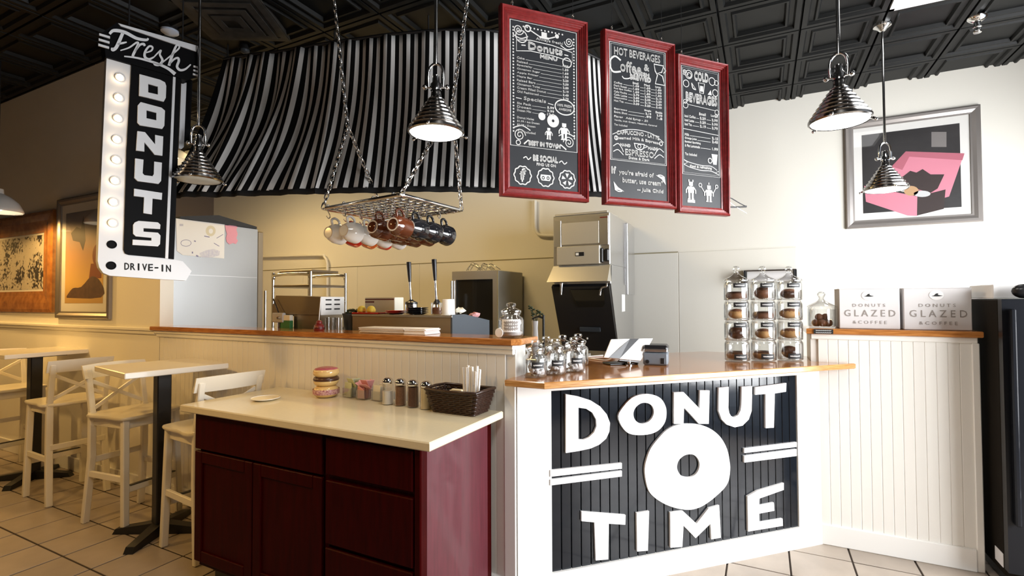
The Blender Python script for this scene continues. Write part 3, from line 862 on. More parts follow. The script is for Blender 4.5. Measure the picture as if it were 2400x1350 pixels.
def hook_at(p):
    t = MB(); t.tube(curve3([p+Vector((0,.012,.012)), p+Vector((0,0,.02)), p+Vector((0,-.012,.01)), p+Vector((0,-.004,-.02)), p+Vector((0,.012,-.045)), p+Vector((0,.002,-.062)), p+Vector((0,-.016,-.05))], 4), .0032, 6)
    t.build('hook', M['chrome'], rack, smooth=60)
def mug(label, m, cuplike=0):
    root = thing('coffee_mug', label, 'mug', group='mugs hanging on the wire rack')
    # mug axis along local -y (foot toward the viewer), handle up (+z); origin at the handle's top
    R, H = .046, .095
    if cuplike: prof = [(0,0),(.026,0),(.028,.006),(.040,.02),(.050,.045),(.053,.075),(.054,.09),(.050,.09),(.048,.07),(.044,.045),(.03,.02),(0,.012)]
    else: prof = [(0,.002),(.024,.002),(.026,0),(.030,0),(.032,.006),(.043,.016),(.0465,.03),(.046,.09),(.047,.095),(.043,.095),(.042,.03),(.036,.014),(0,.012)]
    t = MB(); t.M = Matrix.Translation((0,0,-.075)); t.lathe(prof, 28, ax='y'); t.build('body', m, root, smooth=50, local=True)
    t = MB(); t.M = Matrix.Translation((0,0,-.075)); t.lathe([(.0245,-.0006),(.0305,-.0006)], 28, ax='y')
    t.build('foot_ring', M['rim'], root, smooth=50, local=True)
    t = MB(); t.tube(curve3([(0,.028,-.033),(0,.022,-.008),(0,.045,.004),(0,.072,-.008),(0,.075,-.031)], 6), [.0062]*25, 8); t.build('handle', m, root, smooth=60, local=True)
    return root
ex = (left-near); ey = (right-near)
protos = {}
def rk(f, g): return near+ex*f+ey*g
RZ0 = math.atan2(ey.y, ey.x)-math.pi/2
MUGS = [(0.94, 0.02, 'w', 'white mug at the left corner of the hanging rack, foot toward the room', 0.08, 1),
 (0.94, 0.26, 'r', 'red mug just behind the leftmost white mug on the rack', 0.08, 1),
 (0.94, 0.5, 'o', 'orange mug third back along the left edge of the rack', 0.08, 1),
 (0.94, 0.74, 'r', 'rearmost red mug at the left edge of the rack', 0.08, 1),
 (0.72, 0.02, 'w', 'second white mug from the left, front row of the rack', 0.1, 1),
 (0.72, 0.26, 'w', 'white mug second back in the long white row', 0.1, 1),
 (0.72, 0.5, 'w', 'white mug third back in the long white row', 0.1, 1),
 (0.72, 0.74, 'w', 'rearmost white mug in the long white row', 0.1, 1),
 (0.52, 0.5, 'b', 'brown mug third back, between the white and brown rows', 0.1, 0),
 (0.52, 0.74, 'b', 'rearmost brown mug between the white and brown rows', 0.1, 0),
 (0.34, 0.02, 'b', 'left brown mug in the front row of the rack', 0.12, 0),
 (0.34, 0.26, 'b', 'brown mug second back in the left brown row', 0.12, 0),
 (0.34, 0.5, 'b', 'brown mug third back in the left brown row', 0.12, 0),
 (0.34, 0.74, 'b', 'rearmost brown mug in the left brown row', 0.12, 0),
 (0.1, 0.02, 'b', 'right brown mug in the front row of the rack', 0.12, 0),
 (0.1, 0.26, 'k', 'large black mug with pale foot ring, behind the right front brown mug', 0.12, 1),
 (0.1, 0.5, 'k', 'black mug third back near the right edge of the rack', 0.12, 1),
 (0.1, 0.74, 'k', 'rearmost black mug at the right corner of the rack', 0.12, 1)]
MC = {'w':'ceramic_w','r':'ceramic_rd','o':'ceramic_or','b':'ceramic_br','k':'ceramic_bk'}
for f, g, c, lab, tilt, cup in MUGS:
    p = rk(f, g)+Vector((0,0,-.058)); key = (c, cup)
    sc = 1.16 if cup else 1.2
    if key not in protos: protos[key] = mug(lab, M[MC[c]], cup); o = protos[key]
    else: o = dup(protos[key], (0,0,0), 0, lab)
    o.location = p; o.rotation_euler = (-.12+.1*random.random(), 0, RZ0+tilt); o.scale = (sc,sc,sc)
    hook_at(rk(f, g)+Vector((0,0,0)))

# ================================================================== MENU BOARDS
AB = math.radians(42)
UB = Vector((math.sin(AB), math.cos(AB), 0)); NB = Vector((math.cos(AB), -math.sin(AB), 0)); OB = Vector((-.6, 2.729, 0))
def board(name, label, c4, fw_):
    q = [Pp(x, y, OB, NB) for x, y in c4]
    s = [(p-OB).dot(UB) for p in q]
    s0 = (s[0]+s[2])/2; s1 = (s[1]+s[3])/2; z1 = (q[0].z+q[1].z)/2; z0 = (q[2].z+q[3].z)/2
    W, H = s1-s0, z1-z0
    o = OB+UB*s0; o.z = z0
    root = thing(name, label, 'menu board', o+UB*W/2)
    fr = frame(o, UB, NB)
    rails = [[(0,0),(W,0),(W-fw_,fw_),(fw_,fw_)], [(W,0),(W,H),(W-fw_,H-fw_),(W-fw_,fw_)], [(W,H),(0,H),(fw_,H-fw_),(W-fw_,H-fw_)], [(0,H),(0,0),(fw_,fw_),(fw_,H-fw_)]]
    for r in rails:
        t = MB(); a, b, c, d = [Vector(p) for p in r]
        # moulded section: raised outer bead falling to the slate with fluted steps
        prof = [(0,-.012),(0,.020),(.12,.030),(.28,.028),(.34,.020),(.42,.022),(.48,.015),(.58,.017),(.64,.010),(.74,.012),(.82,.004),(1,.002),(1,-.012)]
        V=[]; F=[]
        for e0, e1 in ((a,d),(b,c)):
            for k, h in prof: p = e0.lerp(e1, k); V.append(fr(p.x, p.y, h))
        n = len(prof)
        for i in range(n-1): F.append((i, n+i, n+i+1, i+1))
        F.append(tuple(range(n))); F.append(tuple(range(n, 2*n))[::-1]); F.append((0, n-1, 2*n-1, n))
        t.add(V, F); t.build('frame_rail', M['redframe'], root)
    t = MB(); t.prism([[(fw_*.8,fw_*.8),(W-fw_*.8,fw_*.8),(W-fw_*.8,H-fw_*.8),(fw_*.8,H-fw_*.8)]], -.012, -.002, fr); t.build('slate', M['slate'], root)
    for k in (.14, .84):
        t = MB(); t.tube([fr(W*k, H-.005, 0), fr(W*k, H+.02, 0)], .004, 8); t.torus(fr(W*k, H+.028, 0), .010, .003, 14, 6, 'x'); t.build('eye_hook', M['chrome'], root, smooth=60)
        t = MB(); t.tube([fr(W*k, H+.036, 0), fr(W*k, ZC-H*0-z0+.02, 0)], .0012, 5); t.build('hanging_wire', M['blackmetal'], root)
    iw, ih = W-2*fw_, H-2*fw_
    f2 = lambda u, v, h: fr(fw_+u*iw, H-fw_-v*ih, h)
    return root, f2, iw, ih
HH = .0005
class Chalk:
    def __init__(s, root, f2, iw, ih): s.r, s.f, s.iw, s.ih = root, f2, iw, ih; s.t = MB()
    def fr(s): return lambda x, y, h: s.f(x, -y, HH)
    def w(s, body, u, v, wd, hg, bold=0.0, arc=0.0, slant=0.0):   # v = baseline
        text(s.t, body, u, -v, wd, hg, s.fr(), 0, bold, arc, slant)
    def l(s, pts, wd=.008, closed=False):
        f = lambda x, y, h: s.f(x/s.iw, y/s.ih, HH)
        stroke(s.t, [(p[0]*s.iw, p[1]*s.ih) for p in pts], wd*s.iw, f, 0, closed)
    def c(s, pts, wd=.008, closed=False): s.l(curve(pts, 5, closed), wd, closed)
    def p(s, pts, holes=()):
        s.t.prism([pts]+list(holes), None, 0, lambda x, y, h: s.f(x, y, HH*.8))
    def o(s, u, v, r, wd=.008, n=20): s.l(circ(u, v, r, n, r*s.iw/s.ih), wd, True)
    def d(s, u, v, r, n=14): s.p(circ(u, v, r, n, r*s.iw/s.ih))
    def rect(s, a, b, c, d): s.p([(a,b),(c,b),(c,d),(a,d)])
    def done(s, name):
        o = s.t.build(name, M['chalk'], s.r); s.t = MB(); return o
    def border(s, a, b, c, d, wd=.01): s.l([(a,b),(c,b),(c,d),(a,d)], wd, True)
    def swirl(s, u, v, r, sx=1, sy=1):
        k = s.iw/s.ih
        s.l([(u+sx*r*(1-i/26)*math.cos(i*.55), v+sy*k*r*(1-i/26)*math.sin(i*.55)) for i in range(24)], .012)
        s.c([(u-sx*r*1.1, v+sy*k*r), (u+sx*r*.4, v+sy*k*r*1.5), (u+sx*r*1.8, v+sy*k*r*.9)], .014)
def robot(C, u, v, s, wand=False):
    k = C.iw/C.ih
    def R(a, b, c, d): C.rect(u+a*s, v+b*s*k, u+c*s, v+d*s*k)
    R(-.28,-1.0,.28,-.55); R(-.08,-.56,.08,-.46); R(-.42,-.46,.42,.25); R(-.36,.25,-.08,.9); R(.08,.25,.36,.9); R(-.44,.88,-.06,1.0); R(.06,.88,.44,1.0)
    C.l([(u-.40*s, v-.38*s*k),(u-.66*s, v-.05*s*k),(u-.66*s, v+.3*s*k)], .14*s); C.l([(u+.40*s, v-.38*s*k),(u+.66*s, v-.05*s*k),(u+.66*s, v+.3*s*k)], .14*s)
    if wand:
        C.l([(u-.66*s,v-.1*s*k),(u-1.2*s,v-.8*s*k)], .10*s); C.o(u-1.3*s, v-.95*s*k, .22*s, .09*s, 14)
        C.l([(u+.66*s,v-.1*s*k),(u+1.1*s,v-.8*s*k)], .10*s); C.o(u+1.2*s, v-.95*s*k, .2*s, .09*s, 14)

# board 1
b1 = board('menu_board', 'left red-framed chalkboard with the donuts price list and three round icons', [(1178,10),(1375.6,61),(1163.6,457),(1373.6,477)], .052)
C = Chalk(*b1)
C.border(.012,.008,.985,.755,.012)
for i in range(34): v = .05+i*.0188; C.d(.055, v, .012, 8); C.d(.945, v, .012, 8)
for i in range(12): C.d(.2+i*.052, .035, .012, 8)
C.swirl(.13,.060,.075); C.swirl(.87,.075,.07,-1); C.swirl(.14,.69,.085,1,-1); C.swirl(.86,.70,.085,-1,-1); C.o(.12,.735,.03,.012); C.l([(.2,.74),(.26,.715),(.32,.74)],.02); C.l([(.66,.745),(.74,.72),(.82,.745)],.02)
C.done('chalk_border')
C.rect(.46,.045,.54,.072); C.rect(.43,.072,.57,.085); C.l([(.45,.08),(.30,.05)],.016); C.o(.26,.042,.04,.018); C.l([(.55,.08),(.66,.06)],.016); C.d(.69,.053,.03)
C.w('Always fresh!', .38,.104,.40,.020,.001)
C.l([(.10,.125),(.30,.110),(.62,.115),(.92,.135),(.92,.195),(.62,.178),(.30,.175),(.10,.190)], .011, True); C.o(.17,.098,.08,.014); C.o(.84,.205,.065,.014)
C.w('Donuts', .27,.165,.50,.042,.004); C.l([(.17,.15),(.23,.147)],.014); C.l([(.80,.158),(.86,.16)],.014)
C.w('MENU', .44,.205,.25,.018,.004)
C.done('chalk_heading')
L1 = ['Cake','Raised','Specialty','Cinnamon Sugar','Apple Fritter','Maple Bar','Raised Bars','Cinnamon Twist','Cream Filled Donut','Old Fashioned']
for i, s_ in enumerate(L1):
    v = .235+i*.0225; n = .022*len(s_)+.02
    C.w(s_, .105, v, n, .0125, .0008); C.l([(.12+n, v-.002),(.76, v-.002)], .004); C.w('%d.%d9' % (1+i//4, (i*3)%10), .775, v, .085, .0125, .0018)
C.w('Specials', .20,.482,.32,.026,.001); C.l([(.09,.47),(.17,.472)],.01); C.l([(.55,.475),(.63,.48)],.01)
for i, s_ in enumerate(['Six Pack','Dozen','Dozen Mix']):
    v = .507+i*.021; C.w(s_, .105, v, .2, .0125, .0008); C.l([(.32,v-.002),(.52,v-.002)], .004); C.w(['5.99','9.99','12.9'][i], .54, v, .1, .0125, .0018)
C.l(circ(.80,.485,.145,28,.046), .016, True); C.w('100% FRESH', .69,.482,.22,.015,.001); C.w('AWESOME', .71,.506,.19,.014,.001)
for i, s_ in enumerate(['Donut Holes','$1.99 / 6ct Dozen','$3.29 / Dozen']): C.w(s_, .105, .592+i*.022, [.24,.32,.26][i], .0125, .0008)
C.w('Tax Included', .105,.675,.26,.0125,.0008)
C.done('chalk_price_list')
C.d(.46,.560,.052,18); C.p(circ(.625,.578,.088,22,.088*C.iw/C.ih), [circ(.625,.578,.02,10,.02*C.iw/C.ih)]); robot(C,.56,.660,.078); robot(C,.79,.636,.115)
C.w('BEST IN TOWN', .27,.742,.46,.024,.004)
C.done('chalk_robots')
C.w('BE SOCIAL', .33,.832,.36,.032,.004); C.w('FIND US ON', .38,.860,.28,.015,.002)
C.c([(.19,.825),(.23,.815),(.26,.83),(.30,.815)],.014); C.c([(.71,.83),(.75,.818),(.79,.835),(.83,.822)],.014)
for u in (.18,.51,.83):
    C.l([(u+.118*(1+.05*math.cos(10*a))*math.cos(a), .928+.118*C.iw/C.ih*(1+.05*math.cos(10*a))*math.sin(a)) for a in [i*2*math.pi/60 for i in range(60)]], .016, True)
C.w('f', .148,.955,.07,.058,.012)
C.p([(.44,.912),(.58,.912),(.59,.93),(.57,.948),(.45,.948),(.43,.93)], [circ(.475,.931,.022,12,.011), circ(.545,.931,.022,12,.011)]); C.d(.475,.931,.012); C.d(.545,.931,.012)
for i in range(5):
    a = -math.pi/2+i*2*math.pi/5; k_ = C.iw/C.ih
    C.p([(.83+.02*math.cos(a), .928+.02*k_*math.sin(a)), (.83+.085*math.cos(a-.32), .928+.085*k_*math.sin(a-.32)), (.83+.085*math.cos(a+.32), .928+.085*k_*math.sin(a+.32))])
C.done('chalk_social_icons')
# board 2
b2 = board('menu_board', 'middle red-framed chalkboard headed HOT BEVERAGES with a quote below', [(1411,65),(1576,114),(1411,477),(1580,494)], .045)
C = Chalk(*b2)
C.border(.012,.006,.985,.762,.012); C.border(.035,.016,.962,.754,.006); C.done('chalk_border')
C.w('HOT BEVERAGES', .09,.082,.80,.048,.002)
C.c([(.20,.115),(.10,.095),(.015,.135),(.06,.195),(.20,.187)], .026); C.w('offee', .19,.183,.36,.068,.003); C.w('&', .60,.150,.09,.04,.003); C.c([(.36,.17),(.36,.215),(.26,.228),(.22,.215)], .016); C.c([(.46,.168),(.48,.205),(.42,.222)], .014)
C.w('FRESH', .44,.188,.25,.020,.004); C.w('BREWED', .36,.222,.36,.028,.005)
C.l([(.78,.095),(.95,.095),(.92,.140),(.84,.152),(.93,.165),(.97,.225),(.80,.225),(.84,.165),(.80,.140)], .018, True); C.l([(.95,.105),(1.0,.125),(.95,.145)], .014)
C.done('chalk_heading')
for u, s_ in ((.40,'Small'),(.60,'Med'),(.80,'Large')): C.w(s_, u, .252, .10, .012, .002)
for i, s_ in enumerate(['Coffee','Dark Roast','Red Eye Coffee','Cafe Mocha','Cafe Latte','Cappuccino','Hot Tea']):
    v = .270+i*.0195; n = .02*len(s_)+.02; C.w(s_, .08, v, n, .012, .001); C.l([(.1+n,v-.002),(.40,v-.002)],.005)
    for u in (.41,.61,.81): C.w('%d.%d9' % (1+i//3, (int(u*10)+i) % 10), u, v, .10, .012, .002)
    C.l([(.53,v-.002),(.60,v-.002)],.005); C.l([(.72,v-.002),(.80,v-.002)],.005)
for u, s_ in ((.60,'Single'),(.80,'Double')): C.w(s_, u, .420, .12, .012, .002)
for i, s_ in enumerate(['Espresso','Extra Shot']):
    v = .440+i*.02; C.w(s_, .08, v, .22, .012, .001); C.l([(.32,v-.002),(.60,v-.002)],.005); C.w(['2.19','.99'][i],.62,v,.1,.012,.002); C.w(['2.99','1.5'][i],.82,v,.1,.012,.002)
C.w('Flavor   Add Syrup - .50', .08,.492,.58,.016,.0012); C.w('Vanilla, Irish Cream, Hazelnut, Caramel', .08,.512,.74,.011,.0008); C.w('Tax Included', .08,.540,.22,.011,.0008)
C.done('chalk_price_list')
C.c([(.05,.600),(.25,.562),(.5,.550),(.75,.565),(.94,.610)], .010); C.w('CAPPUCCINO - LATTE', .12,.598,.74,.024,.002,arc=.012); C.w('Steamed Milk & Espresso', .10,.634,.78,.022,.0015,arc=.010)
C.w('HAND', .18,.668,.17,.016,.003); C.w('MADE', .66,.668,.17,.016,.003); C.c([(.42,.640),(.44,.668),(.50,.678),(.57,.668),(.59,.640)], .014); C.l([(.41,.640),(.60,.640)], .012); C.o(.505,.656,.028,.010); C.c([(.59,.646),(.65,.650),(.58,.664)], .010)
C.w('ESPRESSO', .26,.722,.50,.038,.002); C.w('Dolce & Dark', .32,.745,.36,.014,.002)
for sx, u in ((1,.06),(-1,.94)):
    C.c([(u,.675),(u+sx*.08,.655),(u+sx*.14,.68),(u+sx*.17,.705)], .012); C.c([(u,.710),(u+sx*.08,.695),(u+sx*.17,.725)], .012); C.o(u+sx*.05,.62,.028,.012)
C.done('chalk_espresso_banner')
C.w('If', .03,.848,.07,.040,.004); C.w("you're afraid of", .15,.858,.60,.036,.002,slant=.1); C.w('butter, use cream"', .21,.905,.70,.036,.002,slant=.1); C.w('-- Julia Child', .46,.955,.46,.028,.002,slant=.1)
C.done('chalk_quote')
for u, v, sx, sy in ((.08,.950,1,1),(.95,.842,-1,-1)):
    C.p([(u,v),(u-.02*sx,v-.05*sy),(u+.06*sx,v-.012*sy)]); C.p([(u,v),(u+.16*sx,v+.01*sy),(u+.05*sx,v-.016*sy)]); C.c([(u,v),(u+.06*sx,v+.012*sy),(u+.12*sx,v+.01*sy)], .014); C.done('chalk_leaf')
# board 3
b3 = board('menu_board', 'right red-framed chalkboard headed COLD BEVERAGES with two robots below', [(1580,118),(1699.5,165),(1584,493),(1705,513.5)], .045)
C = Chalk(*b3)
C.border(.015,.008,.98,.775,.012); C.border(.045,.02,.95,.763,.008); C.done('chalk_border')
C.w('COLD', .34,.092,.36,.058,.006); C.w('BEVERAGES', .12,.252,.80,.060,.006,arc=-.004)
C.o(.20,.062,.085,.016); C.o(.21,.066,.05,.016); C.o(.80,.080,.08,.016); C.o(.91,.085,.05,.014); C.o(.13,.130,.07,.016); C.o(.88,.160,.07,.018); C.swirl(.1,.045,.05)
C.l([(.44,.108),(.60,.108),(.57,.180),(.48,.180)], .02, True); C.rect(.485,.128,.565,.168)
C.c([(.27,.118),(.30,.155),(.38,.162)], .024); C.l([(.27,.118),(.38,.162)],.012); C.p([(.68,.182),(.79,.182),(.76,.145)])
C.l([(.16,.277),(.88,.290)], .010); C.o(.11,.285,.06,.014); C.o(.10,.260,.04,.012); C.o(.92,.302,.055,.014); C.o(.90,.326,.035,.012)
C.done('chalk_heading')
for u, s_ in ((.45,'Small'),(.76,'Large')): C.w(s_, u, .340, .17, .016, .003)
for i, s_ in enumerate(['Iced Coffee','Iced Latte','Iced Tea']):
    v = .370+i*.029; n = [.28,.24,.18][i]; C.w(s_, .08, v, n, .016, .002); C.l([(.1+n,v-.003),(.45,v-.003)],.008); C.w(['2.29','3.29','2.19'][i], .47, v, .15, .016, .003); C.l([(.64,v-.003),(.76,v-.003)],.008); C.w(['2.99','3.99','2.79'][i], .78, v, .15, .016, .003)
C.l([(.05,.455),(.95,.468)], .012)
for i, s_ in enumerate(['Milk','Orange Juice','Bottled Sparkling','& Flat Lemonade']):
    v = .502+i*.026; n = [.11,.30,.40,.38][i]; C.w(s_, .08, v, n, .016, .002)
    if i != 2: C.l([(.1+n,v-.003),(.74,v-.003)],.008); C.w(['2.15','2.45','','1.99'][i], .78, v, .15, .016, .003)
C.w('Tax Included', .08,.640,.30,.016,.002)
C.done('chalk_price_list')
C.c([(.06,.675),(.20,.690),(.5,.702),(.74,.700),(.90,.725)], .014); C.c([(.06,.708),(.20,.724),(.5,.738),(.74,.735),(.93,.755)], .014); C.w('Cool & refreshing', .20,.726,.56,.018,.003)
C.p([(.76,.610),(.92,.610),(.89,.685),(.80,.685)]); C.o(.72,.66,.05,.018); C.l([(.05,.675),(.14,.692),(.05,.708)],.012); C.l([(.95,.73),(.86,.742),(.95,.758)],.012)
C.done('chalk_ribbon')
robot(C,.22,.890,.18); C.l([(.17,.828),(.17,.812)],.028); C.l([(.27,.828),(.27,.812)],.028); C.rect(.13,.955,.32,.975); robot(C,.68,.900,.17,True); C.l([(.68,.835),(.68,.820)],.02)
C.done('chalk_robots')

# ================================================================== CEILING FITTINGS
r_ = thing('ceiling_light_panel', 'lit white fluorescent panel in the black ceiling at the upper right', 'ceiling light', (1.115, 4.154, ZC))
t = MB(); a0, b0, a1, b1_ = .845, 3.61, 1.385, 4.42
t.box(a0,b0,ZC-.012,a1,b0+.03,ZC+.03); t.box(a0,b1_-.03,ZC-.012,a1,b1_,ZC+.03); t.box(a0,b0,ZC-.012,a0+.03,b1_,ZC+.03); t.box(a1-.03,b0,ZC-.012,a1,b1_,ZC+.03); t.build('frame', M['enamel'], r_)
t = MB(); t.box(a0+.03,b0+.03,ZC-.006,a1-.03,b1_-.03,ZC-.002); t.build('diffuser', M['troffer'], r_)
r_ = thing('ceiling_light_panel', 'added unseen ceiling panel before the counter, lit to brighten the awning', 'ceiling light', (.3,.55,ZC))
t = MB(); t.cbox(0,.1,ZC-.012,.6,1.0,ZC+.03,.004); t.build('frame', M['enamel'], r_)
t = MB(); t.box(.03,.13,ZC-.016,.57,.97,ZC-.013); t.build('diffuser', M['troffer'], r_)
area('awning_fill_light', (.3,.55,ZC-.03), (0,0,-1), .54, .84, 26, (1,.97,.92))  # added fill lamp, out of view, to brighten the awning stripes
def kitchen_light(x, y, label, power):
    r = thing('ceiling_light_panel', label, 'ceiling light', (x,y,ZC), 0, 'kitchen ceiling panels')
    t = MB(); t.cbox(x-.62,y-.16,ZC-.05,x+.62,y+.16,ZC+.02,.01); t.build('frame', M['enamel'], r)
    t = MB(); t.box(x-.58,y-.13,ZC-.056,x+.58,y+.13,ZC-.052); t.build('diffuser', M['warmlens'], r)
    area('kitchen_light', (x,y,ZC-.07), (0,0,-1), 1.1, .24, power, (1.0,.68,.24))
kitchen_light(-6.6, 4.3, 'warm kitchen ceiling light nearest the left kitchen corner', 32)
kitchen_light(-3.2, 3.95, 'warm kitchen ceiling light behind the awning middle', 36)
c = Pz(545, 44, ZC)
r_ = thing('air_vent', 'dusty square ceiling air vent above the striped awning', 'air vent', c, .52)
for i, (a, h) in enumerate(((.30,.0),(.235,-.018),(.17,-.03),(.105,-.038))):
    t = MB(); L = [[(-a,-a),(a,-a),(a,a),(-a,a)], [(-a+.05,-a+.05),(a-.05,-a+.05),(a-.05,a-.05),(-a+.05,a-.05)]]
    t.prism(L, h-.006, h, lambda x, y, z: Vector((x, y, z))); t.build('louvre_ring', M['vent'], r_, local=True)
t = MB(); t.box(-.31,-.31,-.002,.31,.31,.036); t.build('backing', M['vent'], r_, local=True)
c = Pz(2290, 42, ZC)
r_ = thing('sprinkler_head', 'small chrome sprinkler head on the black ceiling at far right', 'sprinkler', (c.x,c.y,ZC-.11))
t = MB(); t.M = Matrix.Translation((0,0,0)); t.lathe([(.062,.115),(.058,.10),(.03,.08),(.022,.078)], 24); t.build('escutcheon', M['chrome'], r_, smooth=50, local=True)
t = MB(); t.lathe([(.02,.085),(.02,.055),(.026,.052),(.026,.04),(.014,.036),(.014,.02),(0,.018)], 16); t.build('nozzle', M['chrome'], r_, smooth=50, local=True)
t = MB(); t.lathe([(0,-.002),(.024,-.002),(.026,.003),(0,.004)], 16); t.tube([(.016,0,.045),(.02,0,.02),(.006,0,.002)], .003, 6); t.tube([(-.016,0,.045),(-.02,0,.02),(-.006,0,.002)], .003, 6); t.build('deflector', M['chrome'], r_, smooth=50, local=True)
for px, py, lab in ((398,76,'pale ceiling light fitting just above the marquee sign header'),(574,121,'small grey ceiling fitting left of the awning top')):
    c = Pz(px, py, ZC-.02); t = MB(); big = px < 450
    r_ = thing('ceiling_fitting', lab, 'ceiling fitting', c, .3)
    t.lathe([(0,-.02),(.05 if big else .03,-.008),(.06 if big else .035,.0),(.06 if big else .035,.03)], 20); t.build('dome', mat('frosted_dome', (.55,.62,.75), .4) if big else M['greyplastic'], r_, smooth=50, local=True)
    t = MB(); t.lathe([(.066 if big else .042,.012),(.066 if big else .042,.05)], 20); t.build('collar', M['blackmetal'], r_, smooth=50, local=True)

# ================================================================== PICTURES
def picture(label, fr, x0, x1, z0, z1, fw_, mw, fm, pm, extra=None, dep=.03):
    root = thing('framed_picture', label, 'picture', fr((x0+x1)/2, z0, 0))
    q = [[(x0,z0),(x1,z0),(x1-fw_,z0+fw_),(x0+fw_,z0+fw_)], [(x1,z0),(x1,z1),(x1-fw_,z1-fw_),(x1-fw_,z0+fw_)], [(x1,z1),(x0,z1),(x0+fw_,z1-fw_),(x1-fw_,z1-fw_)], [(x0,z1),(x0,z0),(x0+fw_,z0+fw_),(x0+fw_,z1-fw_)]]
    for r in q:
        t = MB(); a, b, c, d = [Vector(p) for p in r]
        prof = [(0,0),(0,dep*.8),(.15,dep),(.45,dep*.92),(.8,dep*.55),(1,dep*.5),(1,0)]; V=[];F=[]
        for e0, e1 in ((a,d),(b,c)):
            for k, h in prof: p = e0.lerp(e1, k); V.append(fr(p.x, p.y, h))
        n = len(prof)
        for i in range(n-1): F.append((i, n+i, n+i+1, i+1))
        F.append(tuple(range(n))); F.append(tuple(range(n, 2*n))[::-1]); t.add(V, F); t.build('frame_rail', fm, root)
    def pan(nm, a, m, h0, h1):
        t = MB(); t.prism([[(x0+a,z0+a),(x1-a,z0+a),(x1-a,z1-a),(x0+a,z1-a)]], h0, h1, fr); return t.build(nm, m, root)
    pan('mat_board', fw_*.9, M['mat_board'], .001, .006)
    pr = pan('print', fw_+mw, pm, .005, .0075)
    if extra: extra(pr, fr)
    pan('glass', fw_*.92, M['paneglass'], .013, .0145)
    return root
def ramp_mat(name, stops, axis='Z', sc=1.0, off=0.0, noise=.0):
    m = bpy.data.materials.new(name); m.use_nodes = True; nt = m.node_tree; b = nt.nodes['Principled BSDF']; b.inputs['Roughness'].default_value = .6
    tc = nt.nodes.new('ShaderNodeTexCoord'); se = nt.nodes.new('ShaderNodeSeparateXYZ'); nt.links.new(tc.outputs['Object'], se.inputs[0])
    ma = nt.nodes.new('ShaderNodeMath'); ma.operation = 'MULTIPLY_ADD'; ma.inputs[1].default_value = sc; ma.inputs[2].default_value = off
    nt.links.new(se.outputs[axis], ma.inputs[0])
    nz = nt.nodes.new('ShaderNodeTexNoise'); nz.inputs['Scale'].default_value = 6; nz.inputs['Detail'].default_value = 6; nt.links.new(tc.outputs['Object'], nz.inputs['Vector'])
    ad = nt.nodes.new('ShaderNodeMath'); ad.operation = 'MULTIPLY_ADD'; ad.inputs[1].default_value = noise; nt.links.new(nz.outputs['Fac'], ad.inputs[0]); nt.links.new(ma.outputs[0], ad.inputs[2])
    r = nt.nodes.new('ShaderNodeValToRGB'); nt.links.new(ad.outputs[0], r.inputs[0]); cr = r.color_ramp
    while len(cr.elements) < len(stops): cr.elements.new(.5)
    for e, (p, c) in zip(cr.elements, stops): e.position = p; e.color = c+(1,)
    nt.links.new(r.outputs[0], b.inputs['Base Color']); return m
def splat_mat():
    m = bpy.data.materials.new('ink_map_print'); m.use_nodes = True; nt = m.node_tree; b = nt.nodes['Principled BSDF']; b.inputs['Roughness'].default_value = .7
    tc = nt.nodes.new('ShaderNodeTexCoord'); n1 = nt.nodes.new('ShaderNodeTexNoise'); n1.inputs['Scale'].default_value = 34; n1.inputs['Detail'].default_value = 4
    n2 = nt.nodes.new('ShaderNodeTexNoise'); n2.inputs['Scale'].default_value = 4.2; n2.inputs['Detail'].default_value = 2
    nt.links.new(tc.outputs['Object'], n1.inputs['Vector']); nt.links.new(tc.outputs['Object'], n2.inputs['Vector'])
    ad = nt.nodes.new('ShaderNodeMath'); ad.operation = 'MULTIPLY_ADD'; ad.inputs[1].default_value = 1.0; nt.links.new(n1.outputs['Fac'], ad.inputs[0]); nt.links.new(n2.outputs['Fac'], ad.inputs[2])
    r = nt.nodes.new('ShaderNodeValToRGB'); nt.links.new(ad.outputs[0], r.inputs[0]); cr = r.color_ramp
    cr.elements[0].position = .36; cr.elements[0].color = (.02,.015,.012,1); cr.elements[1].position = .47; cr.elements[1].color = (.62,.56,.46,1)
    cr.elements[0].position = .90/2; cr.elements[1].position = 1.0/2
    mu = nt.nodes.new('ShaderNodeMath'); mu.operation = 'MULTIPLY'; mu.inputs[1].default_value = .5; nt.links.new(ad.outputs[0], mu.inputs[0]); nt.links.new(mu.outputs[0], r.inputs[0])
    nt.links.new(r.outputs[0], b.inputs['Base Color']); return m
frWL = frame((0, 2.24, 0), (1,0,0), (0,-1,0)); frWB = frame((0, 5.95, 0), (1,0,0), (0,-1,0))
picture('wide oak-framed ink map print at the left edge of the side wall', frWL, -7.35, -5.90, 1.40, 2.36, .20, .02, M['oak'], splat_mat())
def orange_print(par, fr):
    t = MB(); t.prism([circ(-5.13,1.90,.085,20,.10)], .0076, .0080, fr); t.prism([[(-5.24,1.83),(-5.06,1.83),(-5.06,1.70),(-5.27,1.70)]], .0076, .0079, fr); t.build('round_form', mat('rust_print', (.26,.07,.02), .6), par)
    t = MB(); t.prism([curve([(-5.66,1.55),(-5.55,1.62),(-5.40,1.63),(-5.22,1.72),(-5.06,1.66),(-5.06,1.535),(-5.66,1.535)], 3)], .0076, .0082, fr); t.build('ground_form', mat('brown_print', (.14,.07,.035), .6, noise=.4, nscale=18), par)
    t = MB(); t.prism([[(-5.60,2.12),(-5.50,2.17),(-5.42,2.15),(-5.38,2.26),(-5.36,2.16),(-5.34,2.04),(-5.38,1.95),(-5.44,2.03),(-5.56,2.05)]], .0076, .0081, fr); t.build('dark_form', mat('slate_print', (.10,.09,.085), .6), par)
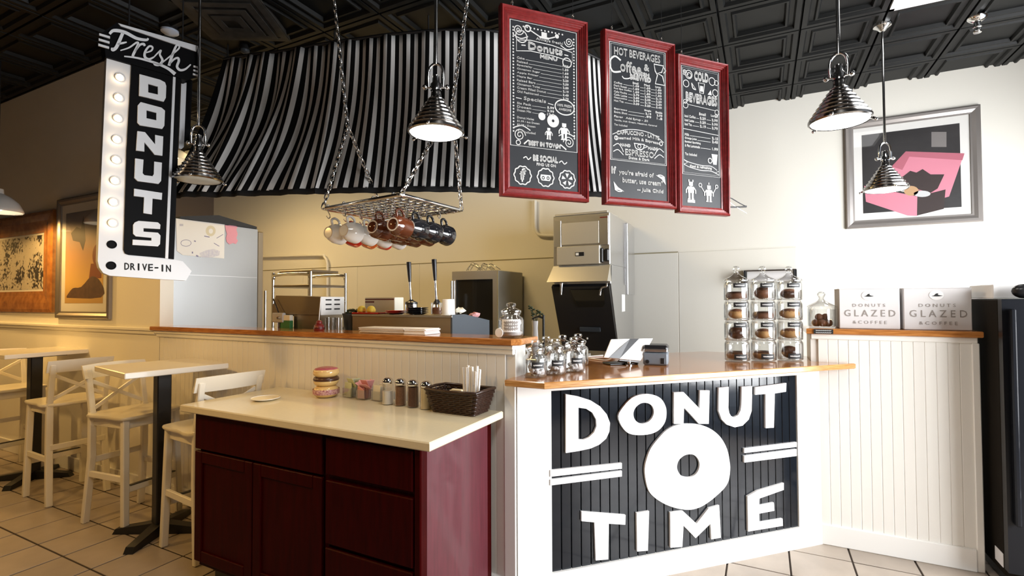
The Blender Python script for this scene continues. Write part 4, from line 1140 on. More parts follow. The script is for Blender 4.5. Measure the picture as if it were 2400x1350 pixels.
picture('tall pewter-framed print with an orange sky beside the marquee sign', frWL, -5.83, -4.90, 1.35, 2.44, .06, .075, M['pewter'], ramp_mat('sunset_print', [(0,(.45,.26,.08)),(.3,(.80,.50,.14)),(.55,(.62,.36,.17)),(.75,(.30,.24,.22)),(1,(.20,.22,.25))], 'Z', 1.0, -.05, .08), orange_print)
def pink_print(par, fr):
    def Q(*pts): return [(( Py(1700+a/2.411, b/2.411, 5.94)).x, Py(1700+a/2.411, b/2.411, 5.94).z) for a, b in pts]
    pk = mat('pink_print', (.72,.25,.33), .6); dk = mat('dark_print', (.035,.02,.018), .6); mp = mat('mauve_print', (.50,.14,.19), .6)
    t = MB(); t.prism([Q((945,945),(1020,860),(1350,868),(1265,1110),(1230,1120),(960,1030))], .0076, .0079, fr); t.build('box_lid', pk, par)
    t = MB(); t.prism([Q((1020,855),(1352,866),(1340,905),(1040,885),(1000,960),(940,940))], .0080, .0082, fr); t.build('lid_rim', mp, par)
    t = MB(); t.prism([Q((785,1050),(1085,1110),(1083,1220),(1030,1218),(795,1140))], .0080, .0083, fr); t.build('box_front', pk, par)
    t = MB(); t.prism([Q((1085,1110),(1245,1070),(1235,1180),(1083,1218))], .0080, .0083, fr); t.build('box_side', dk, par)
    t = MB(); t.prism([Q((1000,1000),(1045,965),(1080,975),(1115,955),(1160,985),(1238,985),(1200,1065),(1160,1090),(1020,1050))], .0084, .0086, fr); t.build('shadow_form', dk, par)
    t = MB(); t.prism([Q(*circ(1050,1078,42,16,28))], .0087, .0089, fr); t.build('round_form', mat('tan_print', (.55,.33,.17), .6), par)
    t = MB(); t.prism([Q(*circ(1112,1095,48,16,18))], .0087, .0089, fr); t.build('pale_form', mat('pale_print', (.62,.62,.62), .6), par)
    t = MB(); t.prism([Q((1165,745),(1250,745),(1250,830),(1165,830))], .0076, .0079, fr); t.build('grey_form', mat('grey_form_print', (.22,.20,.19), .6), par)
picture('large silver-framed print with a pink open box on the right wall', frWB, .752, 1.790, 2.195, 3.262, .075, .07, M['silverframe'], mat('charcoal_print', (.030,.026,.026), .5, noise=.5, nscale=3), pink_print)

# ================================================================== TABLES AND STOOLS
def bar_table(label):
    r = thing('bar_table', label, 'table', group='white bar tables along the side wall')
    t = MB(); t.cbox(-.285,-.285,1.050,.285,.285,1.085,.004); t.build('table_top', M['tabletop'], r, local=True)
    t = MB(); t.cbox(-.04,-.04,.05,.04,.04,1.04,.006); t.build('post', M['blackmetal'], r, local=True)
    t = MB(); t.cbox(-.16,-.16,1.035,.16,.16,1.05,.003); t.build('mounting_plate', M['blackmetal'], r, local=True)
    for k in range(4):
        a = math.radians(38+90*k); t = MB(); c, s = math.cos(a), math.sin(a)
        t.M = Matrix.Rotation(a, 4, 'Z')
        t.add([(0,-.035,.0),(0,.035,.0),(.29,.028,0),(.29,-.028,0),(0,-.035,.075),(0,.035,.075),(.27,.026,.035),(.27,-.026,.035)], [(3,2,1,0),(4,7,6,5)[::-1],(0,1,5,4),(1,2,6,5),(2,3,7,6),(3,0,4,7)])
        t.build('base_arm', M['blackmetal'], r, local=True)
    return r
ta = place(bar_table('white square bar table on a black post nearest the red cabinet'), (-3.52,1.90,0), -.17)
tb = dup(ta, (-5.56,1.985,0), 0.0, 'white square bar table on a black post at the far left')
def stool(label):
    """faces local +x; origin on the floor under the seat centre"""
    r = thing('bar_stool', label, 'stool', group='white cross-back bar stools')
    t = MB(); sh = []
    for z_, k in ((.722,.985),(.728,1.0),(.736,1.0),(.742,.985)): sh.append((z_, k))
    out = curve([(-.19,-.185),(-.19,.185),(0,.20),(.15,.205),(.205,.17),(.215,0),(.205,-.17),(.15,-.205),(0,-.20)], 4, True); n = len(out); V=[];F=[]
    for z_, k in sh: V += [(x*k, y*k, z_) for x, y in out]
    for q in range(3):
        for i in range(n): j=(i+1)%n; F.append((q*n+j, q*n+i, q*n+n+i, q*n+n+j))
    F.append(tuple(range(n))); F.append(tuple(range(3*n,4*n))[::-1]); t.add(V, F); t.build('seat', M['seat'], r, smooth=50, local=True)
    for s in (-1, 1):
        t = MB(); t.obox((.195,s*.178,.0),(.165,s*.168,.725),.036,.040,(0,1,0),.005); t.build('leg', M['stool'], r, local=True)
        t = MB(); t.obox((-.215,s*.180,.0),(-.170,s*.170,.45),.034,.042,(0,1,0),.005); t.obox((-.170,s*.170,.44),(-.172,s*.170,.75),.034,.042,(0,1,0),.005); t.obox((-.172,s*.170,.74),(-.225,s*.172,1.035),.032,.036,(0,1,0),.005); t.build('back_leg', M['stool'], r, local=True)
        t = MB(); t.obox((.178,s*.175,.335),(-.19,s*.177,.335),.020,.040,(0,0,1),.003); t.build('side_stretcher', M['stool'], r, local=True)
        t = MB(); t.obox((.165,s*.160,.69),(-.165,s*.160,.69),.022,.062,(0,0,1),.003); t.build('side_apron', M['stool'], r, local=True)
        t = MB(); t.obox((-.175,-s*.160,.77),(-.205,s*.160,.955),.014,.026,(0,0,1),.003); t.build('cross_slat', M['stool'], r, local=True)
    t = MB(); t.obox((.185,-.17,.27),(.185,.17,.27),.024,.042,(0,0,1),.003); fr_ = t.build('foot_rail', M['stool'], r, local=True)
    t = MB(); t.box(.172,-.15,.291,.200,.15,.295); t.build('rail_cap', M['blackmetal'], fr_, local=True)
    t = MB(); t.obox((-.185,-.17,.42),(-.185,.17,.42),.020,.040,(0,0,1),.003); t.build('back_stretcher', M['stool'], r, local=True)
    t = MB(); t.obox((.16,-.16,.69),(.16,.16,.69),.022,.062,(0,0,1),.003); t.build('front_apron', M['stool'], r, local=True)
    t = MB(); n = 9; V=[];F=[]
    for i in range(n):
        y = -.205+.41*i/(n-1); b = .030*(1-(y/.205)**2); z1 = 1.062+.006*(1-(y/.205)**2)
        V += [(-.208-b,y,.975),(-.190-b,y,.975),(-.208-b-.018,y,z1),(-.226-b-.012,y,z1)]
    for i in range(n-1):
        a = i*4
        for k in range(4): l=(k+1)%4; F.append((a+k, a+l, a+4+l, a+4+k))
    F.append((3,2,1,0)); e=(n-1)*4; F.append((e,e+1,e+2,e+3)); t.add(V, F); t.build('top_rail', M['stool'], r, smooth=40, local=True)
    return r
s2 = place(stool('white bar stool facing right, tucked under the nearer bar table'), (-3.935,1.95,0), .10)
dup(s2, (-4.895,1.95,0), math.pi-.03, 'white bar stool facing left, between the two bar tables')
dup(s2, (-3.085,1.955,0), math.pi-.10, 'white bar stool half hidden behind the red cabinet')
dup(s2, (-6.02,1.97,0), .03, 'white bar stool cut off at the left edge of the room view')

# ================================================================== ISLAND
YF = 1.632
isl = thing('red_cabinet', 'dark burgundy wooden base cabinet with two doors and three drawers', 'cabinet', (-1.975,1.93,0))
t = MB(); t.box(-2.70,YF+.02,.10,-1.25,2.215,.908); t.build('body', M['burgundy'], isl)
t = MB(); t.box(-2.66,YF+.08,0,-1.29,2.20,.10); t.build('toe_kick', M['blackmetal'], isl)
t = MB(); t.cbox(-1.252,YF+.045,.0,-1.236,2.18,.908,.002); t.build('side_panel', M['burg_side'], isl)
for q_ in ((-1.27,YF+.004,-1.236,YF+.05),(-1.256,2.175,-1.236,2.22)):
    t = MB(); t.cbox(q_[0],q_[1],.0,q_[2],q_[3],.908,.005); t.build('corner_post', M['burgundy'], isl)
def face(x0, x1, z0, z1, nm, shaker):
    t = MB(); y = YF
    if not shaker:
        t.cbox(x0,y,z0,x1,y+.02,z1,.004); return t.build(nm, M['burgundy'], isl)
    w_ = .058
    t.cbox(x0,y,z0,x0+w_,y+.02,z1,.003); t.cbox(x1-w_,y,z0,x1,y+.02,z1,.003); t.cbox(x0+w_,y,z0,x1-w_,y+.02,z0+w_,.003); t.cbox(x0+w_,y,z1-w_,x1-w_,y+.02,z1,.003)
    d = t.build(nm, M['burgundy'], isl); t = MB(); t.box(x0+w_-.002,y+.009,z0+w_-.002,x1-w_+.002,y+.018,z1-w_+.002); t.build('door_panel', M['burgundy'], d); return d
def cx4(x, y): p = Py(400+x/2.4548, 800+y/2.4548, YF); return p
xa, xb, xc, xd = cx4(140,620).x, cx4(470,700).x, cx4(868,780).x, cx4(1390,880).x
zt = cx4(140,628).z; zb_ = cx4(160,1268).z
face(xa, xb-.003, zb_, zt, 'door', True); face(xb+.003, xc, zb_, zt, 'door', True)
face(xa, xc, zt+.012, .902, 'false_drawer', False)
xe = xc+.022
z1a, z1b, z2a, z2b = cx4(1385,870).z, cx4(895,800).z, cx4(895,1165).z, cx4(905,1192).z
face(xe, xd, z1a, .89, 'drawer', False); face(xe, xd, z2a, z1b, 'drawer', False); face(xe, xd, zb_, z2b, 'drawer', False)
slab('island_worktop', [(-2.80,1.60),(-1.167,1.60),(-1.167,2.215),(-2.80,2.215)], .908, .945, 'cream laminate worktop on the burgundy cabinet', 'worktop', [M['laminate'], M['laminate']], .005)
ZI = .945
# ---- donut cookie jar
c = Vector((-2.265, 2.105, ZI)); r_ = thing('donut_jar', 'ceramic cookie jar shaped like three stacked iced donuts', 'cookie jar', c)
def donut_part(nm, z, R, m, r=.028, k=1.0):
    t = MB(); t.torus((0,0,z), R-r, r, 30, 12, 'z', (1,1,k)); t.lathe([(0,z+r*k*.6),(R-r,z+r*k*.6)], 30); t.lathe([(0,z-r*k*.6),(R-r,z-r*k*.6)], 30)
    return t.build(nm, m, r_, smooth=60, local=True)
donut_part('bottom_donut', .034, .072, M['doughpale'], .034); 
t = MB(); t.lathe([(.0735,.020),(.0745,.034),(.0735,.048)], 36); t.build('printed_band', mat('lattice_print', (.70,.45,.40), .3, col2=(.30,.06,.10), nscale=90), r_, smooth=60, local=True)
donut_part('middle_donut', .092, .070, M['doughpale'], .026)
t = MB(); t.torus((0,0,.102), .048, .024, 30, 10, 'z', (1,1,.8)); t.build('chocolate_icing', M['choc'], r_, smooth=60, local=True)
donut_part('top_donut', .142, .073, M['doughpale'], .026); 
t = MB(); t.lathe([(0,.166),(.04,.170),(.062,.164),(.071,.150),(.069,.143)], 30); t.build('pink_icing', M['icing'], r_, smooth=60, local=True)
# ---- sweetener caddies
def caddy(label, p, m, n, rz, puff=0):
    r = thing('sweetener_caddy', label, 'caddy', p, rz, 'sweetener caddies in a row')
    t = MB(); t.cbox(-.034,-.030,0,.034,.030,.006,.002)
    for a in ((-.034,-.030,-.031,.030),(.031,-.030,.034,.030)): t.box(a[0],a[1],.006,a[2],a[3],.055)
    t.box(-.034,-.030,.006,.034,-.0285,.055); t.box(-.034,.0285,.006,.034,.030,.055); t.build('holder', M['clear'], r, local=True)
    for k in range(n):
        y = -.024+.048*k/(n-1); t = MB(); t.M = Matrix.Translation((random.uniform(-.004,.004), y, .007)) @ Matrix.Rotation(random.uniform(-.08,.08), 4, 'Y') @ Matrix.Rotation(random.uniform(-.15,.05), 4, 'X')
        t.cbox(-.028,-.0015,0,.028,.0015,.072+random.uniform(0,.01),.001); t.build('packet', m, r, local=True)
    for k in range(puff):
        t = MB(); a = k*1.3; t.M = Matrix.Translation((.016*math.cos(a)+.008, .012*math.sin(a), .06)) @ Matrix.Rotation(a, 4, 'Z') @ Matrix.Rotation(.5+.1*k, 4, 'X')
        t.cbox(-.026,-.0015,0,.026,.0015,.06,.001); t.build('packet', m, r, local=True)
    return r
caddy('clear caddy of green sweetener packets beside the donut jar', Vector((-2.125,2.155,ZI)), M['palegreen'], 6, -.1, 3)
caddy('clear caddy overflowing with pink sweetener packets', Vector((-2.012,2.145,ZI)), M['palepink'], 6, -.1, 6)
caddy('clear caddy of pale sugar packets beside the shakers', Vector((-1.905,2.150,ZI)), M['whitepacket'], 6, -.1)
# ---- shakers
def shaker(label, x, y, m, fill):
    r = thing('shaker', label, 'shaker', (x,y,ZI), 0, 'glass shakers with metal tops')
    t = MB(); t.lathe([(0,.001),(.030,.001),(.032,.006),(.030,.012),(.029,.10),(.027,.118)], 24); t.build('glass_body', M['clear'], r, smooth=50, local=True)
    t = MB(); t.lathe([(0,.004),(.0275,.004),(.0270,fill),(0,fill+.004)], 20); t.build('contents', m, r, smooth=50, local=True)
    t = MB(); t.lathe([(.029,.112),(.030,.116),(.030,.126),(.026,.134),(.016,.142),(0,.144)], 24); t.build('metal_top', M['chrome'], r, smooth=50, local=True)
    return r
shaker('glass shaker of white sugar, leftmost of the four', -1.800, 2.095, M['sugar'], .072)
shaker('glass shaker of cinnamon, second of the four', -1.718, 2.100, M['cinnamon'], .100)
shaker('glass shaker of dark cocoa, third of the four', -1.632, 2.095, M['cocoa'], .104)
shaker('glass shaker of pale creamer beside the dark basket', -1.545, 2.090, M['creamer'], .108)
# ---- basket
bk = thing('woven_basket', 'dark brown woven basket holding straws at the worktop end', 'basket', (-1.355,2.115,ZI), -.02)
t = MB(); bw, bd, tw, td, bh = .118,.066,.150,.088,.115
def bring(z): k = z/bh; return bw+(tw-bw)*k, bd+(td-bd)*k
t.box(-bw,-bd,0,bw,bd,.006); t.build('bottom', M['basket'], bk, local=True)
for i in range(11):
    z = .006+i*.0098; a, b = bring(z)
    n = 56; pts = []
    per = []
    for k in range(n):
        f = 4*k/n; sd = int(f); u = f-sd; s = [(-a+2*a*u,-b),(a,-b+2*b*u),(a-2*a*u,b),(-a,b-2*b*u)][sd]
        nn = [(0,-1),(1,0),(0,1),(-1,0)][sd]; o = .0035*(1 if (k+i)%2 else -1)
        per.append((s[0]+nn[0]*o, s[1]+nn[1]*o, z))
    w_ = MB(); w_.tube(per, .0052, 6, closed=True); w_.build('weave_band', M['basket'], bk, smooth=60, local=True)
t = MB()
for sx, sy, axis in ((0,-1,0),(0,1,0),(1,0,1),(-1,0,1)):
    for k in range(8 if axis == 0 else 5):
        u = (k+.5)/(8 if axis == 0 else 5)*2-1
        p0 = (u*bw, sy*bd, .0) if axis == 0 else (sx*bw, u*bd, .0); p1 = (u*tw, sy*td, bh) if axis == 0 else (sx*tw, u*td, bh)
        t.tube([p0, p1], .0035, 5)
t.build('stakes', M['basket'], bk, local=True)
t = MB(); rim = [(-tw,-td,bh),(0,-td-.002,bh-.004),(tw,-td,bh),(tw+.004,-td*.4,bh+.004),(tw+.004,td*.4,bh+.004),(tw,td,bh),(0,td,bh-.002),(-tw,td,bh),(-tw-.004,0,bh+.004)]
t.tube(rim, .0075, 7, closed=True); t.build('rim', M['basket'], bk, smooth=60, local=True)
rs = random.Random(5)
for k in range(9):
    g = 0 if k < 5 else 1; q_ = k if g == 0 else k-5; cx = (.052, .108)[g]+(-.014,.0,.014,-.007,.008)[q_]; cy = .012+(-.014,-.016,-.012,.008,.010)[q_]
    p0 = bk.location+Vector((cx*.8, cy, .012)); p1 = p0+Vector(((-.010,.0,.010,-.004,.005)[q_]+.008*g, (-.004,-.003,-.003,.004,.004)[q_], .205+rs.uniform(-.012,.012)))
    t = MB(); t.tube([p0, p1], .0066, 8)
    tag(t.build('wrapped_straw', M['straw'], smooth=60), 'white paper-wrapped straw, %s of the %s bundle standing in the basket' % (('front left','front middle','front right','rear left','rear right')[q_], ('left','right')[g]), 'straw', 'wrapped straws of the %s bundle' % ('left','right')[g])
c = Vector((-1.33,2.07,ZI+.075)); t = MB()
for k in range(5):
    a = k*1.25; t.cbox(c.x-.04+.012*math.cos(a), c.y-.012+.008*math.sin(a), ZI+.010, c.x+.02+.012*math.cos(a), c.y+.004+.008*math.sin(a), ZI+.098+.006*k, .003)
tag(t.build('napkin_bundle', M['creamer']), 'pale folded paper packets lying in the dark basket', 'packets', kind='stuff')
c = Pz(622, 937, ZI); r_ = thing('saucer', 'thin pale saucer lying on the cream worktop', 'saucer', c)
t = MB(); t.lathe([(0,.001),(.045,.001),(.075,.010),(.076,.012),(.045,.005),(0,.004)], 28); t.build('dish', M['creamer'], r_, smooth=50, local=True)
t = MB(); t.torus((0,0,.012), .0755, .0018, 28, 6); t.build('rim', M['ceramic_w'], r_, smooth=60, local=True)

# ================================================================== KITCHEN
def rat(px): d = ray(px, 640); return d.x/d.y
# ---- refrigerator
XF = -4.33
def onF(px, py): return Px(px, py, XF)
yn, yf = 2.40, XF/rat(604); zt_ = onF(604, 537).z
fr_ = thing('refrigerator', 'tall stainless steel refrigerator behind the marquee sign', 'refrigerator', (XF-.4,(yn+yf)/2,0))
t = MB(); t.cbox(XF-.85,yn,.08,XF,yf,zt_,.004); t.build('body', M['fridge'], fr_)
t = MB(); t.box(XF-.82,yn+.03,0,XF-.03,yf-.02,.08); t.build('plinth', M['blackmetal'], fr_)
t = MB(); t.cbox(XF-.85,yf+.004,.10,XF-.01,XF/rat(619),zt_-.02,.008); d_ = t.build('door', M['warmsteel'], fr_)
t = MB(); t.tube([(XF-.1,yf+.16,1.0),(XF-.1,yf+.16,1.6)], .012, 8); t.build('handle', M['chrome'], d_, smooth=60)
t = MB(); t.box(XF-.002,yn+.01,onF(520,648).z,XF+.002,yf-.01,onF(520,648).z+.004); t.build('seam', M['steel'], fr_)
t = MB(); zt2 = zt_; t.add([(XF-.8,yn+.05,zt2),(XF+.01,yn+.05,zt2),(XF+.01,yf-.02,zt2),(XF-.8,yf-.02,zt2),(XF-.8,yn+.05,zt2+.02),(XF+.01,yn+.05,zt2+.015),(XF+.01,2.78,zt2+.075),(XF+.01,yf-.02,zt2+.02),(XF-.8,2.78,zt2+.075),(XF-.8,yf-.02,zt2+.02)],
    [(3,2,1,0),(4,5,6,8),(8,6,7,9),(1,2,7,6,5),(0,4,8,9,3),(0,1,5,4),(2,3,9,7)]); tag(t.build('black_tray', M['blackplastic']), 'black sloped tray lying on top of the steel refrigerator', 'tray')
frF = frame((XF, 0, 0), (0,1,0), (1,0,0))
def onFr(px, py): q = onF(px, py); return (q.y, q.z)
dr = thing('drawing_sheet', 'white sheet with coloured pencil drawings on the refrigerator side', 'drawing', onF(468,607))
t = MB(); t.prism([[onFr(412,512),(onFr(526,526)),onFr(525,606),onFr(428,598),onFr(414,588)]], .001, .003, frF); t.build('sheet', M['paper'], dr)
t = MB(); h_ = .0035
def dl(pts, wd, m=None): stroke(t, [onFr(*p) for p in pts], wd, lambda x, y, h: frF(x, y, h_), 0)
def e5(x, y): return (400+x/3.97, 440+y/3.97)
dl([e5(*p) for p in circ(140,515,48,18,30)]+[e5(188,515)], .004); dl([e5(310,450),e5(360,460)], .008); dl([e5(400,515),e5(450,545)], .006); dl([e5(425,470),e5(485,435)], .005)
dl([e5(200,595),e5(200,612)], .01); dl([e5(235,630),e5(255,640)], .012); dl([e5(215,495),e5(232,500)], .01); dl([e5(80,340),e5(115,340)], .004); dl([e5(80,352),e5(115,352)], .004)
tag(t.build('ink_lines', mat('blue_pencil', (.25,.24,.38), .8), dr), kind='stuff')
t = MB(); h_ = .0033
t.prism([[onFr(*e5(*p)) for p in [(265,610),(330,580),(400,570),(455,590),(450,630),(380,650),(280,648)]]], None, .0033, frF); t.build('lilac_shading', mat('lilac_pencil', (.60,.59,.70), .8, col2=(.74,.73,.76), nscale=60), dr)
t = MB(); c5_ = [onFr(*e5(*p)) for p in circ(370,402,46,20,50)]; i5_ = [onFr(*e5(*p)) for p in circ(372,404,20,16,24)]; t.prism([c5_, i5_], None, .0034, frF); t.build('yellow_ring', mat('pale_yellow_pencil', (.72,.66,.50), .8), dr)
t = MB(); pts = [e5(*p) for p in [(503,345),(520,352),(560,345),(600,352),(620,365),(610,390),(622,430),(610,470),(625,495),(605,525),(580,515),(545,528),(520,505),(512,470),(522,430),(510,390)]]
t.prism([[onFr(*p) for p in pts]], .001, .003, frF); tag(t.build('pink_cutout', M['pink']), 'pink paper cut-out stuck to the refrigerator side', 'paper')
# ---- pipe on the back wall
t = MB(); a = [Py(560,603,5.90), Py(748,598,5.90), Py(760,602,5.90), Py(766,614,5.90), Py(767,640,5.90), Py(766,760,5.90)]; t.tube(curve3([a[0], a[0].lerp(a[1],.5)]+a[1:], 5), .022, 8)
tag(t.build('wall_conduit', M['frp'], smooth=60), 'painted pipe bending down the back wall above the sheet pan rack', 'pipe')
t = MB(); a = [Py(1254,470,5.90), Py(1254,520,5.90), Py(1257,542,5.90), Py(1268,551,5.90), Py(1300,552,5.90)]; t.tube(curve3(a, 6), .022, 8)
tag(t.build('wall_conduit', M['frp'], smooth=60), 'painted pipe curving into the ice machine on the back wall', 'pipe')
# ---- sheet pan rack
def onK(px, py, Y=3.80): return Py(px, py, Y)
xa_, xb_ = onK(640,700).x, onK(728,700).x; zr = onK(690,643).z
rk_ = thing('pan_rack', 'chrome tubular sheet pan rack beside the steel refrigerator', 'rack', ((xa_+xb_)/2,4.0,0))
for yy in (3.80, 4.30):
    t = MB(); t.tube(curve3([(xa_,yy,0),(xa_,yy,zr-.12),(xa_+.01,yy,zr-.04),(xa_+.06,yy,zr),(xb_-.06,yy,zr),(xb_-.01,yy,zr-.04),(xb_,yy,zr-.12),(xb_,yy,0)], 6), .018, 8); t.build('hoop', M['chrome'], rk_, smooth=60)
for xx in (xa_, xb_):
    for k in range(9):
        z = zr-.14-k*.16
        if z < .1: break
        t = MB(); t.obox((xx,3.80,z),(xx,4.30,z),.03,.006); t.build('runner', M['steel'], rk_)
for k, lab in enumerate(('top','second','third','fourth')):
    z = zr-.14-k*.09*1.78+.004; t = MB(); t.cbox(xa_+.02,3.79,z,xb_-.02,4.31,z+.022,.004)
    tag(t.build('sheet_pan', M['warmsteel'] if k != 2 else M['blackmetal']), 'metal sheet pan on the %s runner of the chrome rack' % lab, 'pan', 'sheet pans in the rack')
t = MB(); t.cbox(xa_+.02,3.86,zr+.022,xb_-.05,4.24,zr+.05,.004); tag(t.build('sheet_pan', M['warmsteel']), 'metal sheet pan lying on top of the chrome rack', 'pan', 'sheet pans in the rack')
# ---- steel prep table behind the low wall
pt = thing('prep_table', 'stainless steel prep table behind the low wall', 'table', (-2.75,2.80,0))
t = MB(); t.cbox(-4.10,2.46,1.13,-1.52,3.22,1.16,.004); t.build('table_top', M['steel'], pt)
for x in (-4.05,-1.58):
    for y in (2.50,3.18): t = MB(); t.tube([(x,y,0),(x,y,1.13)], .02, 8); t.build('leg', M['steel'], pt, smooth=60)
t = MB(); t.cbox(-4.07,2.50,.3,-1.56,3.18,.33,.004); t.build('shelf', M['steel'], pt)
ZP = 1.16
# toaster-like steel unit with vented side
Yn = 2.50; x1 = Py(750,715,Yn).x; x0 = Py(640,715,Yn).x; y2 = x1/rat(806); ztop = Py(700,692,Yn).z; zmid = Py(700,737,Yn).z; xl = Py(686,750,Yn).x
ov = thing('countertop_oven', 'steel counter oven tinted brown for reflections, vented side whitened for daylight', 'oven', ((x0+x1)/2,(Yn+y2)/2,ZP))
t = MB(); t.prism([[(x0+.03,ztop),(x1,ztop-.012),(x1,zmid),(x0-.005,zmid),(x0-.01,zmid+.05)]], 0, -(y2-Yn), frame((0,Yn,0),(1,0,0),(0,-1,0))); t.build('hood', M['warmsteel'], ov)
t = MB(); t.box(xl,Yn+.01,ZP,x1-.004,y2-.01,zmid); t.build('body', M['warmsteel'], ov)
t = MB(); t.cbox(x1,Yn+.003,zmid-.004,x1+.006,y2,ztop-.012,.002); sd = t.build('side_panel', M['enamel'], ov)  # white colour stands in for daylight on the oven's right side
for i in range(2):
    for j in range(3):
        ya = Yn+(y2-Yn)*(.20+.36*i); yb = ya+(y2-Yn)*.24; zz = zmid+(ztop-zmid)*(.24+.24*j); t = MB(); t.box(x1+.004,ya,zz,x1+.0075,yb,zz+.010); t.build('vent_slot', M['blackmetal'], sd)
t = MB(); t.tube([(x1+.012,Yn-.004,ztop-.02),(x1-.002,Yn-.012,ZP+.15)], .004, 6); t.build('cord', M['enamel'], ov)
# long warming display
x0 = Py(826,760,Yn).x; x1 = Py(1060,760,Yn).x; y2 = x1/rat(1146); zt3 = Py(940,738,Yn).z; zl = Px(1146,752,x1).z
wd_ = thing('warming_display', 'long low steel display unit with a dark slanted end', 'display unit', ((x0+x1)/2,(Yn+y2)/2,ZP))
fq = frame((0,0,0),(0,1,0),(1,0,0))
t = MB(); t.prism([[(Yn,ZP),(y2,ZP),(y2,zl),(Yn+.14,zt3),(Yn,zt3)]], x0, x1-.012, fq); t.build('body', M['warmsteel'], wd_)
t = MB(); t.prism([[(Yn,ZP),(y2+.004,ZP),(y2+.004,zl+.004),(Yn+.14,zt3+.004),(Yn,zt3+.004)]], x1-.012, x1, fq); t.build('end_panel', M['greyplastic'], wd_)
t = MB(); t.box(x0,Yn-.006,zt3-.012,x1,Yn,zt3); t.build('edge_strip', M['steel'], wd_)
ZD = zt3
def D(px, dy=.06): p = Py(px, 730, Yn+dy); return p.x
# plates and small things on the display unit
def plate(label, x, y, z, m, r=.075, grp=None):
    t = MB(); t.M = Matrix.Translation((x,y,z)); t.lathe([(0,.001),(r*.6,.001),(r,.010),(r,.013),(r*.6,.005),(0,.004)], 28)
    return tag(t.build('plate', m, smooth=50), label, 'plate', grp)
x = D(978,.085)
for k in range(4): plate('black plate, number %s up in the stack on the display unit' % ('one','two','three','four')[k], x, Yn+.085, ZD+.001+.0105*k, M['ceramic_bk'], .072, 'stacked black plates')
x = D(928,.085)
for k in range(2): plate('dark red plate, %s of the pair beside the black plates' % ('lower','upper')[k], x, Yn+.085, ZD+.001+.0105*k, M['ceramic_rd'], .072, 'stacked red plates')
t = MB(); t.cbox(D(836,.07),Yn+.02,ZD+.001,D(897,.07),Yn+.13,ZD+.012,.004); tag(t.build('serving_tray', M['ceramic_rd']), 'flat red tray on the display unit under the yellow cloths', 'tray')
for px, lab in ((848,'left'),(870,'right')):
    x = D(px,.06); t = MB(); t.ball((x,Yn+.06,ZD+.034), .028, 14, 9, (1,.9,.8)); t.cbox(x-.024,Yn+.035,ZD+.012,x+.024,Yn+.085,ZD+.04,.008); tag(t.build('yellow_cloth', M['yellow'], smooth=60), '%s folded yellow cloth on the red tray' % lab, 'cloth', 'yellow cloths on the red tray')
x = Py(890,705,2.80).x; cb = thing('donut_carton', 'pale printed carton with dark red stripes behind the yellow cloths', 'carton', (x,2.80,ZD))
zc_ = Py(890,697,2.80).z; x0_, x1_ = Py(855,705,2.80).x, Py(925,705,2.80).x
t = MB(); t.cbox(x0_,2.80,ZD-.012,x1_,2.90,zc_,.003); t.build('box', M['whitepacket'], cb)
t = MB(); t.box(x0_+.005,2.798,zc_-.018,x1_-.005,2.80,zc_-.010); t.box(x0_+.005,2.798,zc_-.038,x0_+.09,2.80,zc_-.028); t.build('stripe', mat('dark_red_print', (.14,.02,.015), .6), cb)
x = D(822,.05); pb = thing('herb_bowl', 'small dark bowl of greens at the left end of the display unit', 'bowl', (x-.01,Yn+.07,ZP))
t = MB(); t.lathe([(0,.0),(.03,.0),(.035,.1),(.06,ZD-ZP-.012),(.064,ZD-ZP+.004),(.056,ZD-ZP-.01),(0,.12)], 24); t.build('bowl', M['greyplastic'], pb, smooth=50, local=True)
rl = random.Random(2)
for k in range(14):
    t = MB(); a = rl.uniform(0,6.28); r0 = rl.uniform(.01,.045); t.ball((r0*math.cos(a), r0*math.sin(a), ZD-ZP+rl.uniform(.004,.036)), .014, 8, 5, (1,1,.6)); t.build('leaf', M['leaf'], pb, smooth=60, local=True)
def ladle(label, px, Yk, base_py, glassy):
    x = Py(px, base_py, Yk).x; z0 = ZD+.001
    r = thing('ladle_canister', label, 'canister', (x,Yk,z0)); s = Yk/1168*1.12
    H = .066
    if glassy:
        t = MB(); t.lathe([(0,.001),(.036,.001),(.038,.01),(.037,.075)], 24); t.build('canister', M['clear'], r, smooth=50, local=True)
        t = MB(); t.lathe([(0,.003),(.030,.003),(.030,.045),(0,.047)], 20); t.build('contents', M['brownpastry'], r, smooth=50, local=True)
    else:
        t = MB(); t.lathe([(0,.0),(.040,.0),(.042,.01),(.041,H)], 28); t.build('canister', M['chrome'], r, smooth=50, local=True)
    t = MB(); t.lathe([(.043 if not glassy else .024,H-.002),(.042 if not glassy else .022,H+.012),(.014,H+.024),(.012,H+.03)], 24); t.lathe([(0,H+.03),(.012,H+.03)], 16); t.build('lid', M['blackplastic'], r, smooth=50, local=True)
    t = MB(); t.tube([(0,0,.04),(-.014,0,.235)], .0066, 8); t.build('rod', M['chrome'], r, smooth=60, local=True)
    t = MB(); t.tube([(-.013,0,.215),(-.015,0,.25),(-.021,0,.335),(-.022,0,.352)], [.009,.012,.016,.0155], 10); t.build('handle', M['blackplastic'], r, smooth=50, local=True)
    return r
ladle('steel canister with a black-handled ladle, left of the pair', 964, 2.72, 718, False)
ladle('glass canister with a black-handled ladle beside the white cup', 1024, 2.62, 733, True)
x = Py(1051,730,2.575).x; cu_ = thing('paper_cup', 'white upside-down paper cup on the display unit', 'cup', (x,2.575,ZD))
t = MB(); t.lathe([(.040,.0),(.0405,.004),(.037,.096),(.034,.0985),(0,.097)], 28); t.build('cup_body', M['enamel'], cu_, smooth=40, local=True)
